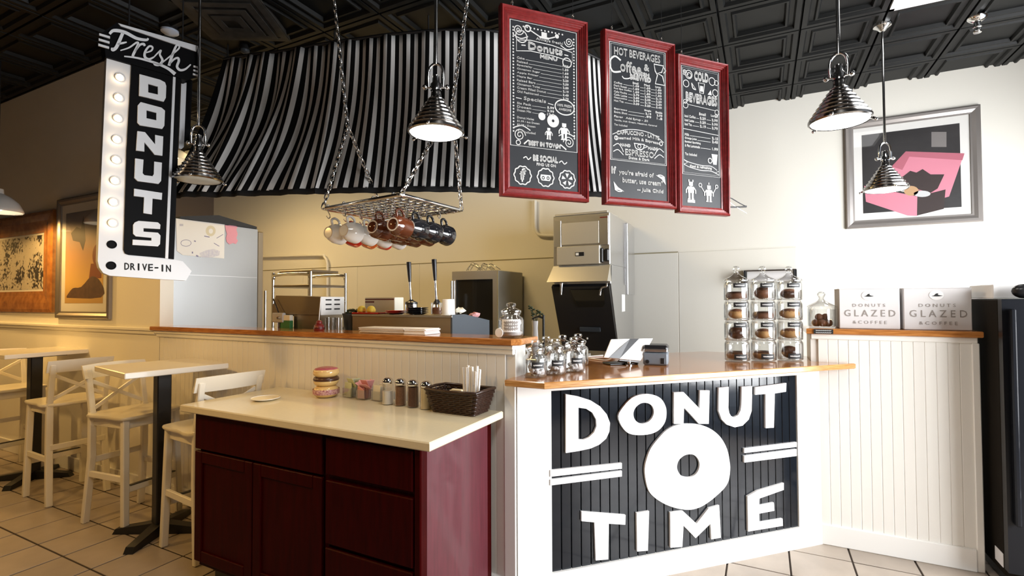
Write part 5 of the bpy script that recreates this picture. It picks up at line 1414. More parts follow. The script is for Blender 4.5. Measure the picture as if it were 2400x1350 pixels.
t = MB(); t.torus((0,0,.002), .0405, .0022, 28, 6); t.build('rim', M['enamel'], cu_, smooth=60, local=True)
for px, py, lab in ((1083,724,'left'),(1118,735,'right')):
    p = Px(px, py, x1-.05); t = MB()
    t.M = Matrix.Translation((p.x-.02,p.y,max(p.z-.01, zl+.01))); t.ball((0,0,0), .034, 9, 6, (1,1.3,.5)); rq_ = random.Random(px); t.v = [(a+rq_.uniform(-.008,.008), b+rq_.uniform(-.008,.008), c+rq_.uniform(-.006,.006)) for a, b, c in t.v]
    o = t.build('paper_bag', M['palepink'] if px > 1100 else M['whitepacket']); tag(o, 'crumpled %s paper bag on the slanted end of the display unit' % lab, 'paper bag')
# ---- things on the bar ledge
ZB_ = 1.306
st = thing('paper_stack', 'stack of white paper bags lying on the bar ledge', 'paper stack', (Py(935,775,2.34).x,2.34,ZB_))
xa_, xm_, xb_ = Py(858,778,2.33).x, Py(955,778,2.30).x, Py(1012,778,2.33).x
for k in range(7):
    t = MB(); z = ZB_+.001+k*.0046; t.cbox(xa_+random.uniform(-.006,.006),2.27+random.uniform(-.004,.004),z,xm_+random.uniform(-.004,.004),2.41,z+.0042,.001); t.build('sheet', M['paper'] if k%3 else M['greypaper'], st)
    t = MB(); t.cbox(xm_+.004,2.265+random.uniform(-.004,.004),z,xb_+random.uniform(-.006,.006),2.41,z+.0046,.001); t.build('sheet', M['paper'], st)
def round_jar(label, p, R, H, m_in=None, fill=0, knob=True, lab=None, grp=None, lid='ball'):
    r = thing('glass_jar', label, 'jar', p, 0, grp)
    prof = [(0,.002),(R*.86,.002),(R*.95,R*.12),(R*1.0,R*.3),(R*1.0,H*.70),(R*.93,H*.80),(R*.70,H*.88),(R*.68,H*.93),(R*.74,H*.95),(R*.74,H)]
    t = MB(); t.lathe(prof, 32); t.lathe([(0,.008),(R*.82,.008),(R*.93,R*.3),(R*.93,H*.69),(R*.64,H*.87),(R*.63,H)], 32); t.build('glass_body', M['clear'], r, smooth=50, local=True)
    t = MB(); t.lathe([(R*.78,H),(R*.82,H+.006),(R*.80,H+.014),(R*.55,H+.022),(R*.35,H+.026),(R*.30,H+.032),(R*.40,H+.04),(R*.36,H+.052),(0,H+.056)], 28); t.build('lid', M['clear'], r, smooth=50, local=True)
    if m_in:
        t = MB(); t.lathe([(0,.012),(R*.80,.012),(R*.90,R*.35),(R*.90,fill),(0,fill+.01)], 24); t.build('contents', m_in, r, smooth=50, local=True)
    return r
def jar_label(r, R, z0, z1, a0, a1, txt, m, ink):
    """a curved label on the jar's side: angles in the jar's own plane"""
    t = MB(); V=[];F=[]; n=10
    for i in range(n+1):
        a = a0+(a1-a0)*i/n; V += [((R+.0012)*math.cos(a),(R+.0012)*math.sin(a),z0),((R+.0012)*math.cos(a),(R+.0012)*math.sin(a),z1)]
    for i in range(n): F.append((2*i,2*i+2,2*i+3,2*i+1))
    t.add(V,F); lb = t.build('label', m, r, local=True)
    if txt:
        t = MB(); fr = lambda x, y, h: Vector(((R+.002)*math.cos(a0+x/R), (R+.002)*math.sin(a0+x/R), y))
        W_ = (a1-a0)*R; hh = z1-z0; rq = random.Random(len(str(txt))*7+int(z0*1000))
        for row in range(txt if isinstance(txt, int) else 1):
            yb = z0+hh*(.5 if not isinstance(txt, int) else .25+.5*row/max(1, txt-1))
            stroke(t, [(W_*(.14+.72*k/22), yb+hh*.13*math.sin(k*2.1+rq.uniform(-.5,.5))) for k in range(23)], hh*.10, fr, 0)
        t.build('chalk_scribble', ink, lb, local=True)
jp = Pz(1180,787,ZB_); jp = Vector((-1.175,2.325,ZB_))
r_ = round_jar('glass jar with a white paper label at the end of the bar ledge', jp, .066, .125, M['greypaper'], .03)
jar_label(r_, .066, .03, .095, -1.9, -.35, 3, M['paper'], M['greyink'])
t = MB(); t.M = Matrix.Translation((jp.x-.035, jp.y-.069, ZB_+.026)); t.lathe([(0,-.003),(.022,-.003),(.024,0),(.022,.002),(0,.002)], 20, ax='y'); tag(t.build('round_tag', M['paper'], smooth=50), 'small round white tag leaning on the white-labelled jar', 'tag')
x = Py(748,757,2.33).x; rd = thing('red_egg_timer', 'small red kitchen timer at the left part of the bar ledge', 'timer', (x,2.33,ZB_))
t = MB(); t.lathe([(0,0),(.03,0),(.034,.01),(.03,.035),(.018,.045),(.02,.055),(.012,.066),(0,.067)], 20); t.build('timer_body', M['red'], rd, smooth=50, local=True)
t = MB(); t.torus((0,0,.018), .0335, .002, 20, 6); t.build('dial_ring', M['blackplastic'], rd, smooth=60, local=True)
for px, w_, lab in ((775,.034,'left clear drinking glass behind the red timer'),(797,.026,'right clear drinking glass behind the red timer')):
    x = Py(px,765,2.47).x; t = MB(); t.M = Matrix.Translation((x,2.47,ZP)); t.lathe([(0,.002),(w_*.85,.002),(w_,.02),(w_*1.1,.225),(w_*1.02,.225),(w_*.9,.02),(0,.012)], 24); tag(t.build('drinking_glass', M['clear'], smooth=50), lab, 'glass', 'drinking glasses')
gd = thing('grey_dispenser', 'small grey device with a round knob beside the refrigerator', 'dispenser', (Py(650,750,2.47).x,2.47,ZP))
x0_, x1_ = Py(638,750,2.46).x, Py(664,750,2.46).x; zz0, zz1 = Py(650,756,2.46).z, Py(650,733,2.46).z
t = MB(); t.cbox(x0_,2.455,zz0,x1_,2.485,zz1,.006); t.build('device_body', mat('light_grey_plastic', (.42,.41,.40), .4), gd)
t = MB(); t.tube([((x0_+x1_)/2,2.474,ZP),((x0_+x1_)/2,2.474,zz0+.01)], .012, 12); t.build('stem', M['chrome'], gd, smooth=60)
t = MB(); t.M = Matrix.Translation(((x0_*.3+x1_*.7),2.452,(zz0+zz1)/2)); t.lathe([(0,-.010),(.010,-.012),(.012,0),(.012,.006)], 16, ax='y'); t.build('knob', M['chrome'], gd, smooth=50)
t = MB(); t.tube([((x0_+x1_)/2-.005,2.47,zz1),((x0_+x1_)/2-.075,2.48,zz1+.10)], .005, 8); t.build('lever', M['blackmetal'], gd, smooth=60)
gb = Py(676,757,2.50); t = MB(); x0_, x1_ = Py(665,755,2.50).x, Py(687,755,2.50).x; t.cbox(x0_+.012,2.462,ZP,x1_+.012,2.492,Py(676,751,2.50).z,.003); tag(t.build('green_box', M['green']), 'small green box between the grey device and the counter oven', 'box')
t = MB(); t.cbox(x0_+.012,2.462,Py(676,751,2.50).z+.0,x1_+.012,2.492,Py(676,738,2.50).z,.003); tag(t.build('cream_box', M['whitepacket']), 'small cream box stacked on the green box', 'box')
# ---- proofer oven against the back wall
yb_ = 5.90; X1 = yb_*rat(1225); Yf_ = X1/rat(1165); X0 = Yf_*rat(1060); zt4 = Py(1060,636,Yf_).z
pf = thing('proofer_cabinet', 'grey steel proofing cabinet with a dark glass door', 'proofer', ((X0+X1)/2,(Yf_+yb_)/2,0))
t = MB(); t.cbox(X0,Yf_+.03,.08,X1,yb_,zt4,.008); t.build('body', mat('grey_painted_steel', (.42,.41,.36), .4), pf)
t = MB(); t.box(X0+.04,Yf_+.06,0,X1-.04,yb_-.05,.08); t.build('plinth', M['blackmetal'], pf)
fq2 = frame((0,Yf_+.03,0),(1,0,0),(0,-1,0)); w_ = X1-X0
t = MB(); t.prism([[(X0,.12),(X1,.12),(X1,zt4-.005),(X0,zt4-.005)],[(X0+w_*.09,.2),(X1-w_*.09,.2),(X1-w_*.09,zt4-w_*.17),(X0+w_*.09,zt4-w_*.17)]], 0, .035, fq2); d_ = t.build('door', M['steel'], pf)
t = MB(); t.prism([[(X0+w_*.08,.19),(X1-w_*.08,.19),(X1-w_*.08,zt4-w_*.16),(X0+w_*.08,zt4-w_*.16)]], .004, .016, fq2); t.build('glass_pane', M['doorglass'], d_)
t = MB(); t.tube([(X0+.012,Yf_-.03,.9),(X0+.012,Yf_-.03,zt4-.12)], .014, 8); t.build('handle', M['chrome'], d_, smooth=60)
t = MB(); rq = random.Random(9)
for k in range(7):
    c = Vector((X0+w_*(.32+.07*k), Yf_+.12+rq.uniform(0,.1), zt4+.012)); t.tube(curve3([c+Vector((-.1,0,0)), c+Vector((-.05,.02,.07+rq.uniform(-.02,.04))), c+Vector((.03,0,.05)), c+Vector((.1,.02,.002))], 4), .005, 6)
tag(t.build('wire_whisks', M['chrome'], smooth=60), 'tangle of silver wire whips lying on the proofing cabinet', 'whisks', kind='stuff')
# ---- ice and drink dispenser
Yi = 4.95; X0, X1 = Yi*rat(1297), Yi*rat(1430); yb_ = 5.90
zA, zB2, zC2, zD2 = Py(1297,508,Yi).z, Py(1360,622,Yi).z, Py(1360,660,Yi-.10).z, 1.0
im = thing('ice_machine', 'stainless ice machine on a black drink dispenser at the back wall', 'ice machine', ((X0+X1)/2,5.4,0))
t = MB(); t.cbox(X0,Yi,zB2,X1,yb_,zA,.006); t.build('upper_body', M['steel'], im)
t = MB(); t.cbox(X0+.02,Yi-.002,zA+.001,X1-.02,yb_-.1,zA+.02,.004); t.build('top_cover', M['satin'], im)
W3 = X1-X0
t = MB(); t.cbox(X0+W3*.16,Yi-.012,zB2+.22,X1-W3*.18,Yi+.002,zA-.08,.003); t.build('front_panel', M['satin'], im)
t = MB(); t.cbox(X0+W3*.02,Yi-.010,zB2+.2,X0+W3*.15,Yi+.002,zA-.05,.003); t.build('front_strip', M['steel'], im)
t = MB(); t.cbox(X1-W3*.17,Yi-.012,zB2+.2,X1-W3*.02,Yi+.002,zA-.03,.003); t.build('front_strip', M['steel'], im)
t = MB(); t.box(X1-W3*.16,Yi-.015,zA-.055,X1-W3*.03,Yi-.012,zA-.045); t.build('red_badge', M['red'], im)
t = MB(); t.cbox(X0+W3*.08,Yi-.030,zB2+.01,X1-W3*.16,Yi,zB2+.20,.006); cp_ = t.build('control_panel', M['satin'], im)
t = MB(); t.box(X0+W3*.42,Yi-.034,zB2+.095,X0+W3*.57,Yi-.030,zB2+.135); t.build('display', M['blackplastic'], cp_)
t = MB(); t.box(X0+W3*.43,Yi-.036,zB2+.102,X0+W3*.48,Yi-.034,zB2+.128); t.build('display_segment', M['enamel'], cp_)
t = MB(); t.cbox(X1-W3*.155,Yi-.03,zB2+.02,X1-W3*.105,Yi,zB2+.17,.01); t.build('dark_latch', M['blackplastic'], cp_)
t = MB(); t.cbox(X1-W3*.09,Yi-.03,zB2+.03,X1-W3*.01,Yi,zB2+.16,.012); t.build('dark_latch', M['blackplastic'], cp_)
fz = frame((0,0,0),(0,1,0),(1,0,0))
t = MB(); V = [(X0,Yi,zB2),(X1,Yi,zB2),(X1+.01,Yi-.14,zC2),(X0-.02,Yi-.14,zC2),(X0,Yi+.05,zB2),(X1,Yi+.05,zB2),(X1,Yi+.05,zC2),(X0,Yi+.05,zC2)]
t.add(V, [(0,3,2,1),(1,2,6,5),(0,4,7,3),(3,7,6,2),(4,5,6,7)[::-1],(0,1,5,4)]); t.build('sloped_hood', M['satin'], im)
t = MB(); t.cbox(X1-.002,Yi+.62,zC2-.13,X1+.03,yb_,zA-.03,.004); t.build('side_flange', M['steel'], im)
t = MB(); t.cbox(X0,Yi+.02,zC2-.06,X1,yb_,zB2,.004); t.build('mid_body', M['steel'], im)
prof = [(Yi-.02,zC2-.02),(yb_,zC2-.02),(yb_,.0),(Yi+.28,.0),(Yi+.28,.95)]
t = MB(); t.prism([prof], X0+.012, X1+.012, fz); t.build('lower_body', M['steel'], im)
fpr = [(Yi-.03,zC2-.022),(Yi-.06,zC2-.05),(Yi+.255,.95),(Yi+.285,.95),(Yi+.0,zC2-.022)]
t = MB(); t.prism([fpr], X0+.002, X1+.004, fz); bp_ = t.build('black_front', M['blackplastic'], im)
def onI(u, v, h): # on the sloped black front
    a = Vector((0,Yi-.06,zC2-.05)); b = Vector((0,Yi+.255,.95)); d = (b-a); n_ = Vector((0,-d.z,d.y)).normalized(); n_ = n_ if n_.y < 0 else -n_
    p = a+d*v+n_*h; return Vector((X0+(X1-X0)*u, p.y, p.z))
t = MB(); t.prism([[(.34,.04),(.92,.04),(.90,.26),(.86,.30),(.46,.30),(.42,.26)]], .0, .012, onI); t.build('recess_plate', M['doorglass'], bp_)
t = MB(); t.prism([[(.40,.62),(.76,.62),(.76,.68),(.40,.68)]], .0, .02, onI); t.build('drip_ledge', M['greyplastic'], bp_)
t = MB(); c = onI(.50,.80,.005); t.ball(c, .012, 10, 6); t.build('indicator', M['enamel'], bp_, smooth=60)
p = Py(1316,664,Yi-.06); t = MB(); t.tube([p, p+Vector((.002,-.01,-.05)), p+Vector((-.002,-.01,-.12))], [.020,.014,.009], 10); t.build('water_spout', M['chrome'], im, smooth=60)
p = Py(1422,664,Yi-.06); t = MB(); t.tube(curve3([p, p+Vector((.0,-.01,-.03)), p+Vector((-.05,-.02,-.05)), p+Vector((-.065,-.02,-.12))], 5), .010, 8); t.build('water_spout', M['chrome'], im, smooth=60)
pz_ = Px(1457,690,X1+.013); t = MB(); t.box(X1+.012,pz_.y-.0,Px(1463,730,X1+.013).z,X1+.0145,pz_.y+.14,Px(1457,690,X1+.013).z); t.build('notice_label', M['paper'], im)
# ---- sink tap and plant behind the jars
vp = Pd(1254, 790, 4.4); vs_ = thing('flower_vase', 'slim pale vase with dark dried flowers behind the jars', 'vase', (vp.x,vp.y,1.0))
bt_ = thing('back_counter', 'steel back counter below the vase and tap', 'counter', (vp.x,vp.y+.2,0))
t = MB(); t.cbox(vp.x-.5,vp.y-.2,.96,vp.x+.35,vp.y+.5,1.0,.004); t.build('counter_slab', M['steel'], bt_)
t = MB(); t.box(vp.x-.47,vp.y-.15,0,vp.x+.32,vp.y+.48,.96); t.build('counter_base', M['steel'], bt_)
zv = Pd(1254,752,4.4).z-1.0
t = MB(); t.lathe([(0,0),(.028,0),(.034,.05),(.024,zv*.8),(.028,zv),(.022,zv-.01),(0,zv*.5)], 20); t.build('vase_body', M['greypaper'], vs_, smooth=50, local=True)
for k in range(6):
    a = k*1.05+.3; e = Vector((.05*math.cos(a), .03*math.sin(a), zv+.06+.02*(k%4))); t = MB()
    t.tube([(0,0,zv-.04), e*.6+Vector((0,0,zv*.42)), e], .003, 5); t.build('stalk', M['leaf'], vs_, local=True)
    for q in range(3): t = MB(); t.ball(e+Vector((.014*math.cos(q*2.1), .01, .012*math.sin(q*2.1))), .013, 8, 5, (1,1,.7)); t.build('bloom', M['leaf'], vs_, smooth=60, local=True)
p = Pd(1274, 790, 4.3); tp_ = thing('sink_tap', 'dark upright sink tap beside the vase', 'tap', (p.x,p.y,1.0)); zz = Pd(1274,738,4.3).z-1.0
t = MB(); t.tube([(0,0,0),(0,0,zz)], .011, 8); t.build('pipe', M['blackmetal'], tp_, smooth=60, local=True)
t = MB(); t.tube(curve3([(0,0,zz-.03),(-.05,-.01,zz-.015),(-.10,-.02,zz-.035)], 5), .009, 8); t.build('spout', M['blackmetal'], tp_, smooth=60, local=True)
# ---- towel holder on the wall by the stacked jars
yh = 5.90; x0_, x1_ = Py(1742,645,yh).x, Py(1868,645,yh).x; zh = Py(1800,646,yh).z
th = thing('towel_holder', 'chrome wall holder with a white towel roll above the stacked jars', 'towel holder', ((x0_+x1_)/2,yh,zh-.06))
t = MB(); t.cbox(x0_,yh-.02,zh+.04,x1_,yh+.045,zh+.065,.004); t.build('back_rail', M['chrome'], th)
for x in (x0_+.02,x1_-.02): t = MB(); t.cbox(x-.012,yh-.14,zh-.08,x+.012,yh+.045,zh+.05,.004); t.build('bracket', M['blackplastic'], th)
t = MB(); t.M = Matrix.Translation((x0_+.04,yh-.07,zh-.01)); t.lathe([(0,0),(.055,0),(.055,x1_-x0_-.08),(0,x1_-x0_-.08)], 24, ax='x'); t.build('towel_roll', M['greypaper'], th, smooth=50)
# ---- black arm behind the right menu board
p = Pp(1705,478,OB-NB*.012,NB); br = thing('folding_rod_bracket', 'thin black folding arm sticking out beside the right menu board', 'bracket', p)
q = Pp(1749,484,OB-NB*.012,NB); p2 = Pp(1690,457,OB-NB*.012,NB); p3 = Pp(1688,486,OB-NB*.012,NB)
t = MB(); t.tube([p3, Pp(1738,485,OB-NB*.012,NB), q], [.004,.005,.006], 8); t.build('lower_rod', M['blackmetal'], br, smooth=60)
t = MB(); t.tube([p2, Pp(1715,465,OB-NB*.012,NB), Pp(1735,477,OB-NB*.012,NB), q], .003, 8); t.build('upper_rod', M['blackmetal'], br, smooth=60)
t = MB(); t.tube([p2, Pp(1720,482,OB-NB*.012,NB), Pp(1750,500,OB-NB*.012,NB)], .0015, 6); t.build('wire', M['chrome'], br, smooth=60)

# ================================================================== ON THE WOODEN COUNTER
ZW = 1.112
def soda_jar(label, p, lab):
    r = round_jar(label, p, .060, .132, M['greypaper'] if False else None, 0, grp='lidded glass jars at the left end of the counter')
    t = MB(); rq = random.Random(hash(lab) % 99)
    for k in range(16):
        a = rq.uniform(0,6.28); r0 = rq.uniform(0,.034); t.ball((r0*math.cos(a), r0*math.sin(a), .02+.012*(k//5)+rq.uniform(0,.008)), .011, 7, 5)
    tag(t.build('sweets', M['greypaper'], r, smooth=60, local=True), kind='stuff')
    if lab: jar_label(r, .060, .050, .080, -1.45, -.40, lab, M['labelblack'], M['paper'])
    return r
JL = [((-1.030,2.305),'Sprinkles','first lidded glass jar at the front left corner of the counter'), ((-.972,2.425),'Toffee','second lidded glass jar in the front row on the counter'), ((-.915,2.560),'Nuts','third lidded glass jar, front row, nearest the tablet'),
      ((-1.075,2.555),None,'lidded glass jar at the back left beside the bar ledge'), ((-1.03,2.69),None,'middle lidded glass jar of the back row on the counter'), ((-.985,2.83),None,'rearmost lidded glass jar at the left end of the counter')]
for (x, y), lab, lb in JL: soda_jar(lb, Vector((x,y,ZW)), lab)
# ---- tablet stand
p = Pz(1468,856,ZW); tb_ = thing('tablet_stand', 'white tablet on a black stand facing the kitchen', 'tablet', (p.x,p.y,ZW), 0)
def onT(px, py, lam=None): return Pd(px, py, lam)
l0 = (p-CAM).dot(FW)
c4 = [Pd(1432,796,l0-.02), Pd(1529,794,l0+.06), Pd(1500,846,l0+.0), Pd(1415,838,l0-.08)]
n_ = (c4[1]-c4[0]).cross(c4[3]-c4[0]).normalized(); n_ = n_ if n_.dot(CAM-c4[0]) > 0 else -n_
t = MB(); V = [q+n_*.006 for q in c4]+[q-n_*.006 for q in c4]; t.add(V, [(0,1,2,3),(7,6,5,4),(0,4,5,1),(1,5,6,2),(2,6,7,3),(3,7,4,0)]); t.build('tablet_body', M['enamel'], tb_)
def lerp4(u, v): return c4[0].lerp(c4[1], u).lerp(c4[3].lerp(c4[2], u), v)
t = MB(); V = [lerp4(a, b)+n_*.0075 for a, b in ((.44,0),(.66,0),(.42,1),(.12,1))]; t.add(V+[q-n_*.004 for q in V], [(0,1,2,3),(0,4,5,1),(1,5,6,2),(2,6,7,3),(3,7,4,0)]); t.build('strap_shadow', M['blackplastic'], tb_)  # black diagonal strip stands in for the strap's shadow on the tablet back
t = MB(); V = [lerp4(a, b)-n_*.010 for a, b in ((.70,.1),(1.02,.0),(1.02,1.05),(.45,1.05))]; t.add(V+[q-n_*.03 for q in V], [(0,1,2,3),(7,6,5,4),(0,4,5,1),(1,5,6,2),(2,6,7,3),(3,7,4,0)]); t.build('stand_back', M['blackplastic'], tb_)
q = Pz(1474,856,ZW); t = MB(); t.M = Matrix.Translation((q.x,q.y,ZW)); t.lathe([(0,0),(.022,0),(.022,.006),(.013,.012),(.013,.03),(.018,.034),(.018,.05),(.010,.056),(.010,.085)], 18); t.build('post', M['chrome'], tb_, smooth=50)
t = MB(); q2 = Pz(1452,853,ZW); t.M = Matrix.Translation((q2.x,q2.y,ZW)) @ Matrix.Rotation(.75, 4, 'Z'); t.cbox(-.09,-.05,.0,.10,.05,.012,.004); t.build('base', M['blackplastic'], tb_)
q = Pz(1405,845,ZW); t = MB(); q1 = Pz(1440,846,ZW); t.tube(curve3([q1+Vector((0,0,.03)), q1.lerp(q,.4)+Vector((0,0,.006)), q+Vector((0,0,.005)), q+Vector((-.12,.10,.005)), q+Vector((-.05,.25,.005))], 5), .004, 6); t.build('cable', M['enamel'], tb_, smooth=60)
# ---- receipt printer
p = Pz(1536,857,ZW); rp = thing('receipt_printer', 'dark receipt printer beside the tablet on the counter', 'printer', (p.x,p.y,ZW), .12)
t = MB(); t.cbox(-.070,.0,.002,.070,.15,.075,.008); t.build('printer_body', mat('dark_grey_plastic', (.17,.20,.24), .4), rp, local=True)
t = MB(); t.cbox(-.072,.004,.080,.072,.15,.118,.012); t.build('cover', M['blackplastic'], rp, local=True)
t = MB(); t.cbox(-.066,-.004,.080,.068,.006,.098,.004); t.build('paper_slot', M['steel'], rp, local=True)
t = MB(); t.cbox(.03,-.003,.012,.052,.002,.045,.002); t.build('port', M['blackmetal'], rp, local=True)
t = MB(); t.M = Matrix.Translation((-.045,0,.022)); t.lathe([(0,-.008),(.010,-.008),(.012,.002)], 14, ax='y'); t.build('knob', M['blackmetal'], rp, smooth=50, local=True)
# ---- stacked jars of pastries
R, H = .074, .124
def tower_jar(label, p, top, txt):
    r = thing('stacking_jar', label, 'jar', p, 0, 'stacked pastry jars on the counter')
    prof = [(0,.002),(R*.88,.002),(R*.96,.008),(R,.02),(R,H-.022),(R*.97,H-.010),(R*.90,H-.004),(R*.90,H)]
    t = MB(); t.lathe(prof, 32); t.lathe([(0,.008),(R*.86,.008),(R*.95,.022),(R*.95,H-.022),(R*.86,H-.006)], 32); t.build('glass_body', M['clear'], r, smooth=50, local=True)
    t = MB(); t.torus((0,0,.010), R*.95, .004, 32, 6); t.build('foot_ring', M['clear'], r, smooth=60, local=True)
    if top:
        t = MB(); t.lathe([(R*1.0,H),(R*1.02,H+.004),(R*.98,H+.010),(R*.6,H+.026),(R*.3,H+.040),(R*.18,H+.052),(R*.16,H+.060),(R*.27,H+.070),(R*.30,H+.080),(R*.20,H+.092),(0,H+.095)], 28); t.build('lid', M['clear'], r, smooth=50, local=True)
    zz = (H*.66, H*.88) if top else ((H*.70, H*.93) if txt != 'low' else (H*.12, H*.38))
    jar_label(r, R, zz[0], zz[1], -1.75, -.70, txt, M['labelblack'], M['paper'])
    return r
PM = ['dough','brownpastry','choc']
def pastry(label, p, kind, m, rz):
    r = thing('pastry', label, 'pastry', p, rz, 'pastries in the stacked jars')
    t = MB()
    if kind == 0: t.torus((0,0,.022), .040, .022, 22, 10); t.build('ring', m, r, smooth=60, local=True); t = MB(); t.torus((0,0,.029), .040, .019, 22, 8); t.build('glaze', M['choc'], r, smooth=60, local=True)
    elif kind == 1: t.ball((0,0,.032), .060, 16, 9, (1,.8,.52)); t.build('bun', m, r, smooth=60, local=True); t = MB(); t.ball((0,0,.041), .054, 14, 7, (1,.8,.46)); t.build('glaze', M['brownpastry'], r, smooth=60, local=True)
    else: t.ball((0,0,.038), .050, 14, 8, (1,1,.78)); t.build('muffin', m, r, smooth=60, local=True); t = MB(); t.ball((0,.004,.054), .042, 12, 7, (1,1,.62)); t.build('topping', M['choc'], r, smooth=60, local=True)
    return r
COLP = [Vector((-.150,3.40,ZW)), Vector((-.004,3.515,ZW)), Vector((.143,3.606,ZW))]
COLP = [Pz(1728,846,ZW), Pz(1790,845,ZW), Pz(1852,844,ZW)]
CN = ('left','middle','right'); RN = ('bottom','second','third','top')
NM = [['low','Cookies','Twists','Cinnamon'],['low','Fritters','Cakes','Maple'],['low','Cinnamon','Chocolate','Raised']]
for ci, cp in enumerate(COLP):
    for ri in range(4):
        z = ZW+.0015+ri*(H+.001)
        tower_jar('glass pastry jar, %s row of the %s stack on the counter' % (RN[ri], CN[ci]), Vector((cp.x,cp.y,z)), ri == 3, NM[ci][ri])
        kind = [[0,2,1,0],[0,1,0,2],[2,1,1,1]][ci][ri]; m = M[['brownpastry','choc','dough','brownpastry'][ri] if ci == 0 else ['dough','dough','brownpastry','brownpastry'][ri] if ci == 1 else ['choc','dough','dough','choc'][ri]]
        pastry('%s pastry inside the %s row jar of the %s stack' % (('ring','bun','muffin')[kind], RN[ri], CN[ci]), Vector((cp.x,cp.y,z+.011)), kind, m, ci+ri*.7)
# ---- lone jar, boxes and card on the right ledge
ZL = 1.316
jp = Vector((.335,3.76,ZL)); r_ = thing('stacking_jar', 'single lidded glass jar of donut balls on the right ledge', 'jar', jp)
Rj, Hj = .078, .128
t = MB(); t.lathe([(0,.002),(Rj*.9,.002),(Rj,.012),(Rj,Hj-.01),(Rj*.94,Hj)], 32); t.lathe([(0,.008),(Rj*.88,.008),(Rj*.95,.016),(Rj*.95,Hj-.012)], 32); t.build('glass_body', M['clear'], r_, smooth=50, local=True)
t = MB(); t.lathe([(Rj*1.02,Hj),(Rj*1.04,Hj+.005),(Rj*.98,Hj+.012),(Rj*.5,Hj+.032),(Rj*.25,Hj+.045),(Rj*.16,Hj+.060),(Rj*.27,Hj+.074),(Rj*.30,Hj+.086),(Rj*.18,Hj+.1),(0,Hj+.102)], 28); t.build('lid', M['clear'], r_, smooth=50, local=True)
rb = random.Random(4)
for k, (dx, dy, dz) in enumerate(((-.034,-.02,0),(.0,-.036,0),(.036,-.018,0),(-.02,.026,0),(.024,.026,0),(-.016,-.016,.036),(.020,-.008,.036))):
    t = MB(); t.ball((jp.x+dx,jp.y+dy,ZL+.030+dz), .0235, 14, 9); tag(t.build('donut_ball', M['brownpastry'], smooth=60), 'brown donut ball in the single ledge jar, %s' % ('lower front left','lower front middle','lower front right','lower rear left','lower rear right','left one on top','right one on top')[k], 'donut', 'donut balls in the jar, lower layer' if dz == 0 else 'donut balls in the jar, upper layer')
p0, p1 = Py(1907,771,3.594), Py(1953,783,3.594); cd = thing('price_card', 'small black price card hanging on the ledge edge under the jar', 'card', (p0.x,3.596,p1.z))
t = MB(); t.box(p0.x,3.592,p1.z,p1.x,3.597,p0.z); t.build('card', M['labelblack'], cd)
t = MB(); fk = frame((0,3.5915,0),(1,0,0),(0,-1,0)); [stroke(t, [(p0.x+(p1.x-p0.x)*(.1+.8*k/24), zq+.003*math.sin(k*2.2)) for k in range(25)], .0022, fk, 0) for zq in (p0.z*.7+p1.z*.3, p0.z*.25+p1.z*.75)]; t.build('chalk_scribble', M['paper'], cd)
def donut_box(label, x0, x1, rz):
    zt5 = 1.560; yF = 3.665
    r = thing('donut_box', label, 'box', ((x0+x1)/2,yF,ZL), rz, 'printed white donut boxes')
    w_ = x1-x0; hh = zt5-ZL
    t = MB(); t.cbox(-w_/2,0,.001,w_/2,.22,hh,.003); t.build('carton', M['greypaper'], r, local=True)
    t = MB(); t.box(-w_/2-.001,-.0015,hh-.002,w_/2+.001,.222,hh+.001); t.build('lid_flap', M['greypaper'], r, local=True)
    fr = lambda x, y, h: Vector((x, -.0022, y))
    for wd, a_, b_, c_, d_ in (('D O N U T S', -.27, .55, .54, .075), ('G L A Z E D', -.41, .31, .84, .165), ('& C O F F E E', -.27, .13, .56, .075)):
        t = MB(); text(t, wd, w_*a_, hh*b_, w_*c_, hh*d_, fr, 0); t.build('printed_word', M['greyink'], r, local=True)
    t = MB(); t.prism([circ(-.002,hh*.83,.033,24,.028)], None, 0, lambda x, y, h: Vector((x,-.0020,y))); t.build('logo_disc', M['paper'], r, local=True)
    t = MB(); t.prism([curve([(-.024,hh*.81),(-.012,hh*.825),(-.004,hh*.865),(.008,hh*.87),(.004,hh*.85),(.010,hh*.83),(.026,hh*.815),(.010,hh*.80),(-.010,hh*.80)], 3, True)], None, 0, lambda x, y, h: Vector((x,-.0030,y))); t.build('wave_logo', M['blackink'], r, local=True)
    return r
donut_box('left of the two grey-white cartons reading DONUTS GLAZED & COFFEE', .420, .722, 0)
donut_box('right of the two grey-white cartons reading DONUTS GLAZED & COFFEE', .740, 1.048, 0)
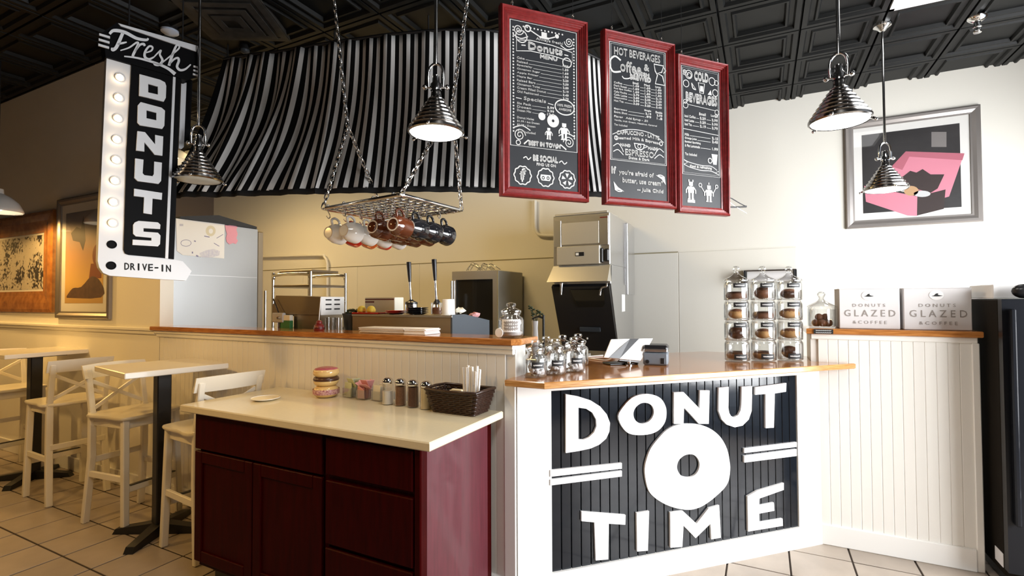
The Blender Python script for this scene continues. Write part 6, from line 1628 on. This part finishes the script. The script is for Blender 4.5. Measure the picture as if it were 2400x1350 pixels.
# ---- drinks cooler
X0c, Yc, Zc = 1.098, 3.43, 1.495
dc = thing('drinks_cooler', 'black glass-door drinks cooler at the right edge', 'cooler', (1.45,3.75,0))
t = MB(); t.cbox(X0c,Yc+.05,.06,1.80,4.10,Zc,.008); t.build('body', M['coolerside'], dc)
t = MB(); t.box(X0c+.02,Yc+.09,0,1.78,4.08,.06); t.build('plinth', M['blackmetal'], dc)
fd = frame((0,Yc+.05,0),(1,0,0),(0,-1,0))
t = MB(); t.prism([[(X0c,.10),(1.80,.10),(1.80,Zc),(X0c,Zc)],[(X0c+.09,.20),(1.71,.20),(1.71,Zc-.12),(X0c+.09,Zc-.12)]], .002, .05, fd); d_ = t.build('door', M['cooler'], dc)
t = MB(); t.prism([[(X0c+.085,.195),(1.715,.195),(1.715,Zc-.115),(X0c+.085,Zc-.115)]], .012, .030, fd); t.build('door_glass', M['doorglass'], d_)
t = MB(); t.cbox(X0c+.022,Yc-.035,.35,X0c+.045,Yc,Zc-.05,.006); t.build('handle', M['cooler'], d_)
t = MB(); c = Py(2412,800,Yc).x; zc = Py(2412,800,Yc).z
for rr, a0, a1 in ((.105,1.9,4.0),(.070,1.7,4.2)): stroke(t, [(c+.05+rr*math.cos(a), zc+rr*math.sin(a)) for a in [a0+(a1-a0)*k/16 for k in range(17)]], .014, fd, 0.0315)
t.build('white_script_logo', M['paper'], d_)
t = MB(); q = Px(2322,1315,X0c-.003); t.box(X0c-.003,Yc+.06,.10,X0c,Yc+.16,.17); t.build('rating_label', M['greypaper'], dc)
for k in range(4):
    for j in range(3):
        x = X0c+.16+.13*j; z = [1.0,.72,.46,.24][k]; t = MB(); t.box(x-.03,Yc+.0185,z,x+.03,Yc+.0195,z+.03); t.build('shelf_tag', M['greypaper'], d_)
bx = thing('white_carton', 'plain white carton lying on top of the drinks cooler', 'box', (1.36,3.72,Zc))
t = MB(); t.cbox(1.105,3.56,Zc+.001,1.62,3.9,Zc+.078,.004); t.build('carton', M['paper'], bx)
t = MB(); t.box(1.105,3.72,Zc+.0785,1.62,3.74,Zc+.0795); t.build('tape', M['greypaper'], bx)
p = Py(2388,690,3.50); t = MB(); t.ball((p.x+.02,3.50,Zc+.04), .05, 12, 8, (1,.6,.75)); t.ball((p.x+.08,3.50,Zc+.045), .05, 12, 8, (1,.6,.8)); tag(t.build('black_pouch', M['blackplastic'], smooth=60), 'lumpy black pouch before the white carton on the cooler', 'pouch')
